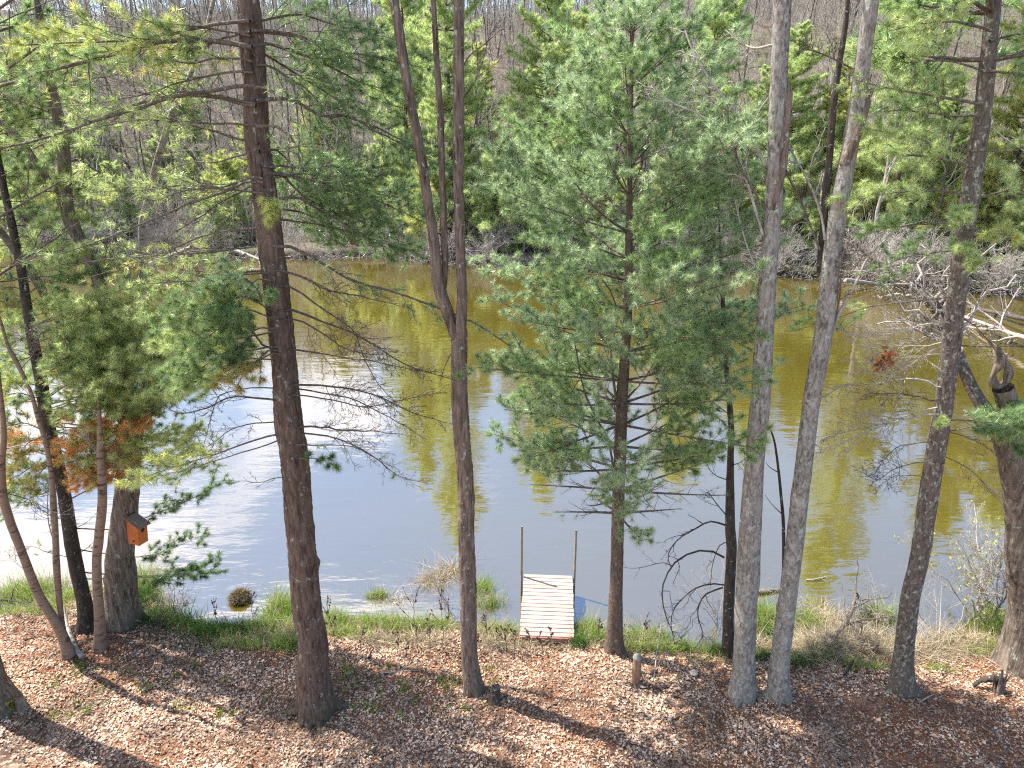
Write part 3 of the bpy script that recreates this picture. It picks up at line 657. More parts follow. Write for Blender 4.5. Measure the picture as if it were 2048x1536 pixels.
hardwood([(1556, 1393, 43), (1563, 1300, 37), (1582, 1150, 35), (1598, 1000, 34), (1611, 900, 33), (1622, 800, 33), (1634, 740, 35), (1649, 650, 35), (1660, 540, 35), (1672, 450, 34), (1689, 350, 33), (1713, 220, 32), (1729, 100, 31), (1755, -80, 28), (1800, -360, 14), (1815, -460, 5)],
         'right one of the paired grey trunks, leaning right, with a pale side limb', [(1688, 330, 20), (1712, 270, 22), (1728, 225, 18), (1736, 205, 15)], 25,
         limbs=[([(1655, 700), (1672, 640), (1700, 585), (1715, 560), (1735, 515), (1770, 480)], .034, 'pale_twig', 0), ([(1668, 650), (1680, 590), (1684, 520), (1700, 480)], .016, 'limb', 1), ([(1650, 480), (1640, 420), (1610, 350), (1570, 280), (1540, 230)], .024, 'pale_twig', 1),
                ([(1640, 500), (1600, 400), (1575, 350), (1565, 290)], .02, 'limb', 1), ([(1710, 140), (1650, 110), (1600, 95)], .016, 'limb', 1)],
         stems=[[(1640, 545, 14), (1648, 440, 14), (1660, 300, 14), (1668, 200, 14), (1680, 120, 12), (1692, 40, 10), (1705, -120, 4)]])
def side_sapling():
    B, pr = trunk_path([(1562, 1330, 6), (1566, 1180, 6), (1567, 1060, 7), (1562, 990, 6), (1553, 910, 5), (1545, 870, 4), (1530, 840, 3)], .02)
    t = thing('dead_sapling', B, 'thin dark leafless sapling standing between the paired grey trunks', 'sapling')
    mb = MB(); trunk_mesh(mb, pr, 60, 10, .2, .001, (12, 3), 3); mb.build('trunk', M['dark_bark'], t)
    for p in ([(1566, 1030), (1545, 1010), (1530, 990)], [(1557, 945), (1540, 935), (1532, 925)]):
        P = limb_path(p, B[1], B[1], 6)[None]; R = .012 * np.linspace(1, .4, 6)[None]; mb = MB(); V, F = tubes(P, R, 6); mb.add(V, F); mb.build('limb', M['dark_bark'], t)
side_sapling()

# --- right-hand pine with lichen
def right_pine():
    pts = [(1804, 1378, 46), (1809, 1300, 36), (1820, 1200, 35), (1842, 1100, 35), (1856, 1000, 36), (1872, 900, 36), (1889, 800, 35), (1901, 700, 36), (1913, 600, 35), (1921, 530, 35), (1947, 350, 34), (1963, 250, 31), (1973, 150, 31), (1979, 86, 28), (2000, -120, 25), (2030, -420, 14), (2045, -600, 4)]
    B, pr = trunk_path(pts, .01); Y = B[1]
    t = thing('pine_tree', B, 'dark lichen-spotted pine leaning right near the right edge, bare twiggy lower limbs', 'pine tree')
    mb = MB(); q = trunk_mesh(mb, pr, 320, 42, .22, .006, (20, 3.5), 31, [(3.6, 2.0, .08, .03)]); roots(mb, B, pr[0, 3], 6, 4); mb.build('trunk', M['lichen_bark'], t)
    S = [100]
    def lb(lp, dY, r, **k): S[0] += 1; limb(t, axis_start(lp, pts), Y, dY, r * .8, seed=S[0], **k)
    G = dict(fol=.8, pal='bright', per=7, t0=.25, twl=.55, wood='limb')
    lb([(1962, 142), (1900, 125), (1820, 126), (1750, 110), (1700, 100)], .6, .022, **{**G, 'fol': .45})
    lb([(1956, 207), (1880, 196), (1800, 188), (1745, 182), (1700, 170)], -.4, .034, **{**G, 'fol': .4})
    lb([(1948, 232), (1860, 228), (1790, 226), (1730, 230)], .4, .022, **{**G, 'fol': .6, 'pal': 'green'})
    lb([(1937, 332), (1850, 314), (1780, 308), (1690, 312)], .5, .03, **{**G, 'fol': .75})
    lb([(1930, 300), (1860, 285), (1800, 268), (1740, 262)], -.7, .022, **{**G, 'fol': .85})
    lb([(1927, 382), (1860, 377), (1790, 380), (1700, 392)], -.5, .026, **G)
    lb([(1922, 440), (1860, 445), (1790, 455), (1720, 470)], .3, .022, **{**G, 'pal': 'green'})
    lb([(1915, 500), (1850, 505), (1790, 520), (1750, 540)], -.3, .016, **{**G, 'fol': .5, 'pal': 'green'})
    lb([(1900, 590), (1830, 600), (1740, 610), (1650, 640), (1590, 660)], .9, .018, **{**G, 'fol': .5, 'pal': 'bright', 't0': .45})
    lb([(1985, 60), (1930, 50), (1860, 40), (1780, 60)], -.4, .03, **G)
    R = dict(fol=.95, pal='bright', per=8, t0=.2, twl=.5)
    lb([(1980, 140), (2020, 145), (2070, 150), (2130, 140)], -.5, .026, **{**R, 'fol': .8, 'pal': 'green'})
    lb([(1984, 80), (2030, 70), (2090, 85)], .3, .026, **R)
    lb([(1968, 300), (2010, 300), (2060, 290), (2120, 300)], -.5, .022, **R)
    lb([(1966, 392), (2010, 380), (2060, 395), (2130, 400)], .3, .022, **R)
    lb([(1945, 440), (1960, 470), (2000, 480), (2060, 490)], -.7, .018, **{**R, 'pal': 'yellow'})
    lb([(1935, 455), (1925, 480), (1935, 510), (1960, 530)], -.9, .014, fol=1, pal='bright', per=10, twl=.4, t0=.2)
    lb([(1945, 400), (1925, 420), (1915, 450)], -.8, .012, fol=1, pal='bright', per=10, twl=.35, t0=.2)
    lb([(1900, 815), (1888, 828), (1876, 830)], -.4, .010, fol=1, pal='bright', per=8, twl=.2, t0=.4)
    lb([(1896, 838), (1960, 840), (2030, 850), (2100, 860)], -.3, .018, fol=1, pal='green', per=9, twl=.5, t0=.15, tips=4)
    lb([(1900, 860), (1960, 850), (2020, 840), (2080, 830)], .3, .018, fol=1, pal='green', per=9, twl=.5, t0=.3, tips=4)
    lb([(1990, 865), (2020, 880), (2040, 905), (2060, 930)], -.2, .012, fol=1, pal='dark', per=9, twl=.35, t0=.2, tips=4)
    B_ = dict(fol=0, wood='pale_twig', twl=.8, per=11, t0=.3, droop=.12, end=.3)
    lb([(1890, 647), (1850, 655), (1800, 668), (1700, 676)], -.3, .02, **B_)
    lb([(1886, 683), (1830, 690), (1740, 686)], .5, .016, **B_)
    lb([(1882, 705), (1790, 716), (1700, 735)], -.4, .012, **B_)
    lb([(1880, 695), (1820, 735), (1770, 757)], -.7, .011, **B_)
    lb([(1872, 772), (1845, 758), (1800, 756), (1740, 765), (1690, 765), (1640, 795)], .3, .024, **B_)
    lb([(1872, 797), (1830, 785), (1780, 778), (1720, 785)], -.4, .018, **{**B_, 'wood': 'dead_limb'})
    lb([(1872, 810), (1830, 828), (1760, 850), (1700, 862), (1640, 880)], .4, .02, **B_)
    lb([(1868, 828), (1800, 838), (1740, 855), (1650, 892)], -.2, .022, **B_)
    lb([(1862, 880), (1800, 890), (1760, 930), (1740, 960)], .3, .014, **{**B_, 'wood': 'dead_limb'})
    lb([(1856, 915), (1800, 935), (1760, 960), (1730, 945)], -.3, .014, **{**B_, 'wood': 'limb'})
    lb([(1850, 950), (1810, 950), (1775, 960), (1750, 985)], .2, .010, **{**B_, 'wood': 'dead_limb'})
    D = dict(fol=0, wood='dead_limb', twl=.5, per=6, t0=.2, droop=.1)
    lb([(1920, 692), (1970, 696), (2048, 692), (2090, 690)], .2, .018, **D)
    lb([(1895, 910), (1950, 945), (1990, 985), (2040, 1030)], .3, .014, **D)
    lb([(1900, 865), (1960, 885), (2000, 925), (2040, 980)], -.3, .012, **D)
    lb([(1905, 620), (1960, 670), (2000, 730), (2040, 770)], -.3, .012, **D)
    pine_top(t, q, 12.5, 17.5, 2.0, 'green', 8)
    # a bunch of rusty dead leaves caught on one limb
    rng = np.random.default_rng(4); mb = MB(); c = at_y(1765, 722, Y - .3); n = 90
    pos = c + rng.normal(0, 1, (n, 3)) * np.array([.10, .04, .09]); leaves(mb, pos, .07, [(.36, .11, .04), (.45, .16, .06), (.28, .09, .04)], rng)
    tag(mb.build('dead_leaf_bunch', M['leaf'], origin=c), 'bunch of rusty orange dead leaves caught on a thin limb of the right pine', 'leaves')
def leaves(mb, pos, size, pal, rng, flat=False, tint=None):
    n = len(pos); s = size * np.clip(rng.lognormal(-.08, .38, n), .35, 2.2)[:, None]
    if flat:
        a = rng.uniform(0, 2 * PI, n); u = np.stack([np.cos(a), np.sin(a), rng.normal(0, .28, n)], 1); w = np.stack([-np.sin(a), np.cos(a), rng.normal(0, .28, n)], 1)
    else:
        u = nz(rng.normal(0, 1, (n, 3))); w = nz(np.cross(u, rng.normal(0, 1, (n, 3))))
    nn = nz(np.cross(u, w)); cu = rng.uniform(-.15, .35, n)[:, None]
    A, B_, Cc, D_ = pos - u * s * .55, pos + u * s * .6, pos + w * s * .36 + nn * s * cu, pos - w * s * .36 + nn * s * cu
    E, G = pos + u * s * .3 + w * s * .26 + nn * s * cu * .6, pos + u * s * .3 - w * s * .26 + nn * s * cu * .6
    V = np.stack([A, Cc, E, B_, G, D_], 1).reshape(-1, 3); b = np.arange(n)[:, None] * 6
    F = np.concatenate([b + np.array([[0, 1, 2, 3]]), b + np.array([[0, 3, 4, 5]])]); pal = np.array(pal)
    c = pal[rng.integers(0, len(pal), n)] * rng.uniform(.7, 1.3, (n, 1)) * (1 if tint is None else tint[:, None]); mb.add(V, F, 0, np.clip(np.repeat(c, 6, 0), 0, 1), smooth=False)
right_pine()

# --- gnarled tree at the right edge, with a hollow burl
def gnarled_tree():
    a = [(2052, 1330, 92), (2050, 1230, 62), (2042, 1120, 54), (2040, 1020, 52), (2030, 950, 50), (2012, 890, 42), (1988, 840, 32)]
    B, pr = trunk_path(a, 0); t = thing('gnarled_tree', B, 'gnarled dark trunk cut by the right edge, with a hollow ring-shaped burl above', 'tree')
    mb = MB(); q = trunk_mesh(mb, pr, 150, 40, .3, .012, (20, 2.5), 41, [(2.0, 3.3, .10, .10)]); mb.build('trunk', M['oak_bark'], t)
    _, p = trunk_path([(1990, 845, 32), (1955, 795, 24), (1927, 738, 22), (1902, 672, 22), (1872, 612, 21), (1832, 575, 17), (1790, 545, 13), (1742, 515, 10), (1700, 470, 6)], 0, B[1])
    uv = [(1990, 845), (1955, 795), (1927, 738), (1902, 672), (1872, 612), (1832, 575), (1790, 545), (1742, 515), (1700, 470)]
    for i, (u_, v_) in enumerate(uv): W = at_y(u_, v_, B[1] + 2.6 * (i / 8) ** 1.3); p[i, 3] *= depth(W) / depth(p[i, :3]); p[i, :3] = W
    mb = MB(); trunk_mesh(mb, p, 90, 16, 0, .004, (16, 3), 43); mb.build('stem', M['lichen_bark'], t)
    mb = MB(); q = smooth_path(p, 20); bare_limb(mb, q[None, 5:, :3], q[None, 5:, 3] * .6, 4, (56, 8, 6, 3), lf=.38, seed=9, wig=.06, t0=.02, up=.0); mb.build('twigs', M['pale_twig'], t)
    _, p = trunk_path([(2042, 1010, 36), (2040, 930, 36), (2028, 860, 36), (2014, 800, 40), (2006, 775, 40)], 0, B[1] + .05); mb = MB(); trunk_mesh(mb, p, 80, 20, 0, .008, (18, 3), 45)
    c = at_y(2002, 748, B[1] + .05); dz = depth(c) / FPX; k = 25; an = np.linspace(0, 2 * PI, k)
    P = c + np.stack([np.cos(an) * 15 * dz, np.sin(an * 2) * .02, (np.sin(an) * 22 + 4 * np.sin(an) ** 3) * dz], -1); R = (7.5 + 2 * np.cos(an * 3)) * dz * np.ones(k)
    V, F = tubes(P[None], R[None], 12); V = V + (fbm(V * 14, 3) - .5)[:, None] * .03; mb.add(V, F)
    P = smooth_path([at_y(2002, 725, B[1] + .05), at_y(2000, 708, B[1] + .02), at_y(1996, 690, B[1])], 8); V, F = tubes(P[None], np.linspace(.12, .015, 8)[None], 10); mb.add(V, F)
    mb.build('hollow_burl', M['oak_bark'], t)
gnarled_tree()
# ------------------------------------------------------------------ the cluster of trees on the left
def oak():
    a = [(243, 1248, 62), (242, 1180, 58), (246, 1080, 50), (252, 980, 44), (260, 900, 42), (268, 850, 40)]
    B, pr = trunk_path(a, 0); t = thing('oak_tree', B, 'thick grey-brown oak trunk carrying the orange nest box, split hollow at its foot', 'tree')
    mb = MB(); q = trunk_mesh(mb, pr, 180, 40, .22, .010, (26, 2.2), 51, [(.9, 4.6, .16, -.07), (1.3, .2, .12, .06)]); mb.build('trunk', M['oak_bark'], t)
    Y = B[1]
    for i, (b, m) in enumerate([([(262, 870, 26), (215, 790, 22), (162, 722, 20), (100, 640, 19), (45, 560, 18), (5, 512, 17), (-60, 440, 14)], 'oak_bark'),
              ([(266, 860, 30), (252, 760, 26), (238, 690, 24), (208, 610, 24), (192, 555, 24), (160, 490, 25), (128, 420, 26), (118, 290, 24), (95, 175, 20), (70, 60, 16), (50, -120, 10), (35, -300, 4)], 'oak_bark'),
              ([(272, 850, 28), (305, 760, 22), (300, 690, 20), (262, 620, 20), (235, 575, 16), (215, 530, 12)], 'oak_bark'),
              ([(272, 845, 22), (330, 800, 17), (392, 752, 13), (430, 720, 7)], 'limb'),
              ([(124, 410, 16), (90, 360, 15), (50, 308, 14), (15, 268, 13), (-50, 225, 10)], 'oak_bark')]):
        _, p = trunk_path(b, 0, Y); p[:, 1] += np.linspace(0, (.5, .2, .6, -.5, .3)[i], len(p)); mb = MB(); trunk_mesh(mb, p, 140, 18, 0, .006, (22, 2.2), 52 + i)
        o = mb.build('stem', M[m], t)
    LB = [([(125, 400), (170, 420), (210, 450), (250, 470)], .02), ([(122, 330), (160, 320), (200, 345), (260, 340), (300, 360)], .022), ([(118, 290), (85, 270), (70, 265)], .02), ([(115, 270), (160, 230), (240, 225), (300, 190)], .02), ([(100, 180), (160, 160), (230, 150), (280, 120)], .018),
          ([(128, 420), (180, 355), (230, 345), (270, 375), (310, 395)], .02), ([(200, 260), (220, 300), (245, 330), (262, 365)], .018), ([(195, 560), (210, 520), (215, 480)], .012), ([(90, 160), (60, 140), (20, 130)], .016), ([(60, 60), (150, 80), (230, 60)], .016), ([(110, 230), (60, 210), (0, 190)], .016),
          ([(240, 720), (300, 640), (380, 590), (440, 560)], .014), ([(205, 610), (260, 560), (330, 520), (400, 530)], .014), ([(150, 480), (80, 470), (10, 430)], .013), ([(95, 175), (170, 120), (260, 90), (350, 70)], .016), ([(80, 110), (20, 90), (-30, 60)], .014), ([(60, 30), (120, 20), (200, 40)], .012), ([(118, 300), (200, 290), (290, 300), (380, 330)], .016), ([(125, 400), (210, 390), (300, 420), (380, 460)], .014), ([(300, 690), (350, 620), (400, 560), (420, 480)], .014), ([(100, 640), (60, 600), (0, 600)], .012)]
    for i, (p, r) in enumerate(LB):
        P = limb_path(p, Y + .1, Y + .5 - .25 * (i % 4), 12)[None]; R = r * np.linspace(1, .35, 12)[None]; mb = MB(); V, F = tubes(P, R, 6); mb.add(V, F)
        bare_limb(mb, P, R, 3, (11, 8, 5), lf=.42, seed=120 + i, wig=.06); mb.build('limb', M['limb' if i % 3 else 'pale_twig'], t)
oak()
def birch(pts, name, lab, m, seed, limbs=(), lean=0, Y0=None, n=18):
    B, pr = trunk_path(pts, lean, Y0); B[2] = gz(B[0], B[1]) if Y0 is None else B[2]
    t = thing(name, B, lab, 'birch' if 'birch' in name else 'tree'); mb = MB(); trunk_mesh(mb, pr, 160, n, .22, .001, (14, 4), seed); mb.build('trunk', M[m], t)
    for i, (p, r) in enumerate(limbs):
        P = limb_path(p, B[1], B[1] + (.3, -.3)[i % 2], 10)[None]; R = r * np.linspace(1, .35, 10)[None]; mb = MB(); V, F = tubes(P, R, 6); mb.add(V, F)
        bare_limb(mb, P, R, 3, (9, 7, 4), lf=.42, seed=seed + i * 3, wig=.05); mb.build('limb', M['limb' if i % 2 else 'pale_twig'], t)
    return t
Yo = hit(243, 1248)[1]
birch([(250, 1225, 17), (258, 1000, 15), (262, 850, 14), (240, 720, 12), (262, 655, 15), (282, 590, 15), (287, 520, 15), (284, 450, 14), (296, 400, 13), (310, 340, 14), (326, 285, 14), (345, 225, 12), (372, 170, 10), (392, 120, 9), (410, 70, 8), (440, -60, 8), (460, -180, 3)],
      'birch_tree', 'white-barked birch stem rising crookedly behind the nest box oak to the top edge', 'birch', 61,
      [([(288, 560), (330, 570), (370, 560), (420, 575)], .016), ([(284, 600), (320, 620), (350, 640)], .012), ([(372, 170), (365, 140), (330, 100)], .014), ([(345, 235), (380, 220), (430, 190)], .012), ([(330, 290), (300, 250), (270, 210)], .012), ([(288, 540), (250, 530), (225, 540)], .012), ([(320, 320), (370, 300), (440, 310)], .012)], 0, Yo + .9)
birch([(200, 1297, 23), (199, 1230, 19), (194, 1130, 17), (197, 1080, 18), (204, 1000, 17), (203, 930, 16), (200, 860, 10), (196, 800, 5)], 'birch_tree', 'short straight birch trunk with dark bands, just left of the nest box oak', 'pink_birch', 63,
      [([(203, 930), (180, 880), (160, 840)], .01), ([(202, 960), (240, 920), (265, 890)], .01)])
birch([(140, 1310, 21), (118, 1255, 18), (80, 1195, 17), (50, 1125, 16), (22, 1050, 16), (6, 990, 16), (3, 930, 14), (8, 870, 11), (0, 780, 8), (-15, 650, 5)], 'birch_tree', 'slim pinkish birch curving out to the left edge from beside a white fallen stem', 'pink_birch', 65,
      [([(60, 1150), (20, 1120), (-30, 1130)], .012), ([(6, 985), (60, 1000), (110, 1025), (150, 1030)], .012), ([(4, 900), (50, 890), (95, 900)], .012)])
birch([(132, 1300, 12), (122, 1230, 11), (114, 1140, 13), (112, 1090, 12), (108, 1020, 12), (104, 960, 10), (92, 890, 9), (75, 830, 9), (60, 780, 7), (30, 720, 9), (15, 690, 7), (0, 640, 6), (-20, 590, 5)], 'sapling', 'thin reddish sapling with a forked stem left of the black-barked pine', 'pink_birch', 67,
      [([(112, 1095), (98, 1050), (95, 1000), (98, 950)], .016), ([(40, 740), (70, 700), (60, 650)], .01), ([(20, 700), (60, 660), (110, 650)], .01)], n=12)

def black_pine():
    pts = [(176, 1262, 34), (166, 1200, 28), (152, 1120, 26), (138, 1050, 25), (128, 980, 23), (110, 900, 23), (96, 840, 22), (80, 760, 22), (62, 660, 20), (45, 560, 17), (28, 470, 15), (10, 390, 14), (-6, 300, 12), (-30, 120, 9), (-50, -60, 5), (-55, -120, 3)]
    B, pr = trunk_path(pts, .02); Y = B[1] + .1
    t = thing('pine_tree', B, 'slender blackish pine between two left birches, carrying green and rusty needle sprays', 'pine tree')
    mb = MB(); q = trunk_mesh(mb, pr, 220, 26, .3, .004, (18, 3), 71); mb.build('trunk', M['dark_bark'], t)
    S = [200]
    def lb(lp, dY, r, **k): S[0] += 1; limb(t, axis_start(lp, pts), Y, dY, r, seed=S[0], **k)
    L = dict(fol=.85, pal='green', per=8, t0=.25, twl=.5, tips=3)
    # dark sprays low right, behind the oak
    lb([(140, 1055), (230, 1060), (300, 1035), (380, 1000), (450, 965)], .9, .018, **{**L, 'pal': 'dark', 't0': .45})
    lb([(148, 1095), (230, 1110), (300, 1105), (360, 1085), (410, 1065)], 1.0, .016, **{**L, 'pal': 'dark', 't0': .45})
    lb([(155, 1140), (250, 1150), (330, 1148), (400, 1145), (440, 1135)], .7, .018, **{**L, 'pal': 'dark', 't0': .45, 'fol': .95})
    lb([(158, 1155), (240, 1160), (320, 1155), (390, 1142), (430, 1122)], 1.2, .016, **{**L, 'pal': 'dark', 't0': .5, 'fol': .95})
    lb([(130, 1000), (220, 960), (300, 930), (370, 915)], 1.0, .016, **{**L, 'pal': 'green', 't0': .5, 'fol': .7})
    # big bright mass in front, centre left
    F = dict(fol=.9, per=9, t0=.15, twl=.6, tips=4)
    for i, (p, d, pal) in enumerate([
        ([(90, 800), (150, 760), (220, 730), (290, 700), (350, 670)], -.7, 'bright'), ([(92, 810), (160, 790), (240, 770), (320, 750), (390, 725)], -.4, 'yellow'),
        ([(95, 830), (170, 820), (250, 805), (330, 790)], -.9, 'bright'), ([(88, 780), (150, 730), (200, 700), (240, 690)], .3, 'green'), ([(98, 845), (160, 850), (230, 850), (280, 860)], -.6, 'dead'),
        ([(95, 860), (140, 870), (190, 880), (240, 890)], -.3, 'dead'), ([(100, 880), (140, 900), (170, 935), (185, 960)], -.5, 'dead'), ([(105, 890), (150, 910), (210, 925), (260, 935)], -.7, 'mixed'),
        ([(100, 870), (60, 880), (30, 920), (15, 945)], -.4, 'mixed'), ([(88, 800), (40, 790), (0, 800), (-50, 810)], -.5, 'yellow'), ([(85, 770), (30, 760), (-20, 770), (-60, 775)], .4, 'bright'),
        ([(96, 850), (200, 860), (270, 870), (330, 890), (390, 880)], -.6, 'yellow'), ([(90, 820), (180, 800), (280, 790), (370, 800)], .6, 'green'), ([(78, 750), (120, 700), (170, 680), (215, 672)], -.4, 'bright'),
        ([(100, 890), (170, 880), (250, 890), (330, 910), (400, 900)], .5, 'bright'), ([(98, 870), (60, 850), (20, 850), (-40, 860)], .3, 'green'), ([(110, 920), (60, 935), (20, 960), (-20, 965)], .3, 'green'),
        ([(125, 970), (80, 985), (40, 1000), (0, 990)], .5, 'green'), ([(125, 975), (170, 955), (200, 940), (230, 950)], -.5, 'dead'), ([(112, 905), (90, 930), (60, 955), (50, 980)], -.5, 'mixed')]):
        lb(p, d, .016, **{**F, 'pal': pal, 'fol': .95 if pal == 'dead' else .6, 'twl': .6 if pal in ('dead', 'mixed') else .8})
    for i, (p, d, pal, f) in enumerate([
        ([(50, 590), (100, 560), (160, 545), (220, 540)], .5, 'green', .7), ([(55, 620), (110, 610), (170, 620), (220, 640)], .4, 'bright', .7), ([(45, 560), (0, 545), (-40, 560)], -.3, 'green', .8), ([(30, 480), (80, 450), (140, 430), (200, 440)], .6, 'bright', .75),
        ([(25, 460), (-20, 440), (-60, 450)], .3, 'bright', .8), ([(12, 400), (60, 375), (120, 360), (180, 370)], .5, 'bright', .8), ([(5, 350), (50, 330), (90, 320)], -.4, 'green', .8), ([(-4, 300), (60, 280), (120, 285), (180, 300)], .5, 'bright', .5),
        ([(-8, 270), (40, 240), (80, 230)], .4, 'green', .7), ([(-12, 230), (50, 200), (100, 190)], .5, 'green', .6), ([(-18, 180), (40, 150), (90, 140)], .4, 'bright', .8), ([(-22, 150), (50, 120), (130, 110), (200, 120)], -.4, 'bright', .7), ([(-30, 110), (40, 95), (120, 90)], .5, 'bright', .8), ([(36, 520), (90, 500), (150, 500)], -.4, 'bright', .8), ([(66, 680), (20, 660), (-30, 670)], .4, 'bright', .85), ([(70, 710), (20, 720), (-40, 710)], -.4, 'bright', .85), ([(60, 650), (120, 660), (180, 655)], .6, 'green', .7)]):
        lb(p, d, .013, **{**F, 'pal': pal, 'fol': f, 'per': 8})
    r1 = np.random.default_rng(17)
    for i in range(44):
        v0 = 130 + 19.5 * i + r1.uniform(-10, 10); uc = float(np.interp(v0, [q_[1] for q_ in pts[::-1]], [q_[0] for q_ in pts[::-1]])); sg = -1 if i % 5 in (0, 3) else 1; L = r1.uniform(90, 230) * (1 if sg > 0 else .7)
        dr = r1.uniform(-.3, .15); lb([(uc + sg * 10, v0), (uc + sg * L * .4, v0 + dr * L * .3), (uc + sg * L * .75, v0 + dr * L * .7), (uc + sg * L, v0 + dr * L)], r1.uniform(.5, 1.7) if v0 < 560 else r1.uniform(-.8, 1.2), .012, **{**F, 'pal': ('bright', 'green', 'yellow', 'bright', 'green', 'blue')[i % 6] if v0 < 830 else ('mixed', 'yellow', 'dead', 'bright')[i % 4], 'fol': r1.uniform(.55, .85) * (.6 if v0 < 560 else 1), 'twl': .7, 'per': 7})
    for i in range(14):
        u0, v0 = r1.uniform(120, 330), r1.uniform(600, 900); uc = float(np.interp(v0 + 40, [q_[1] for q_ in pts[::-1]], [q_[0] for q_ in pts[::-1]]))
        lb([(uc + 8, v0 + 40), (uc + (u0 - uc) * .4, v0 + 15), (u0, v0), (u0 + r1.uniform(60, 150), v0 + r1.uniform(-50, 10))], r1.uniform(-1.0, .8), .014, **{**F, 'pal': ('bright', 'green', 'yellow', 'bright')[i % 4], 'fol': .45, 'twl': .75, 't0': .35})
    for p, d in (([(135, 1040), (100, 1030), (60, 1010), (20, 1000)], .3), ([(148, 1120), (110, 1110), (60, 1090), (10, 1100)], -.2), ([(128, 975), (90, 990), (40, 990)], -.3), ([(142, 1060), (175, 1040), (200, 1020)], .2), ([(150, 1110), (190, 1085), (215, 1070)], .1)):
        lb(p, d, .010, fol=.1, twl=.35, per=6, wood='dead_limb')
    pine_top(t, q, 12.2, q[-1, 2], 1.6, 'green', 14)
black_pine()

# leaning mossy trunk, bottom left corner
def corner_tree():
    B, pr = trunk_path([(-14, 1418, 78), (-34, 1330, 56), (-60, 1220, 50), (-90, 1000, 44), (-130, 700, 38), (-170, 300, 30), (-190, 50, 22), (-200, -300, 6)], 0)
    t = thing('hardwood_tree', B, 'foot of a brown trunk with yellow moss cut by the bottom left corner', 'tree'); mb = MB(); q = trunk_mesh(mb, pr, 160, 36, .45, .010, (24, 4), 81); mb.build('trunk', M['maple_bark'], t)
    mb = MB(); rng = np.random.default_rng(8); n = 260; a = rng.uniform(-.7, 1.2, n); h = rng.uniform(.02, .30, n); r = pr[0, 3] * 1.38 - h * .18
    pos = B + np.stack([np.cos(a) * r, -np.abs(np.sin(a)) * r * .7, h], 1); leaves(mb, pos, .045, [(.28, .24, .03), (.20, .2, .03), (.34, .28, .05)], rng); mb.build('moss_patch', M['leaf'], t)
    mb = MB(); P = []; R = []
    for i in range(8):
        w = q[len(q) - 1 - 10 * i]; an = rng.uniform(-.5, .9); d = np.array([math.cos(an), math.sin(an), .55]); P.append(w[:3] + d * np.linspace(0, 2.4, 9)[:, None]); R.append(np.linspace(.035, .01, 9))
    P = np.array(P); R = np.array(R); V, F = tubes(P, R, 6); mb.add(V, F); bare_limb(mb, P, R, 2, (6, 5), seed=3); mb.build('crown', M['limb'], t)
corner_tree()
# ------------------------------------------------------------------ made things and small things on the near bank
def box(mb, c, ax, half, mi=0, col=None):
    """oriented box; ax 3x3 rows"""
    s = np.array([[-1, -1, -1], [1, -1, -1], [1, 1, -1], [-1, 1, -1], [-1, -1, 1], [1, -1, 1], [1, 1, 1], [-1, 1, 1]]) * np.array(half)
    mb.add(np.asarray(c) + s @ np.asarray(ax), [[0, 3, 2, 1], [4, 5, 6, 7], [0, 1, 5, 4], [1, 2, 6, 5], [2, 3, 7, 6], [3, 0, 4, 7]], mi, col, smooth=False)

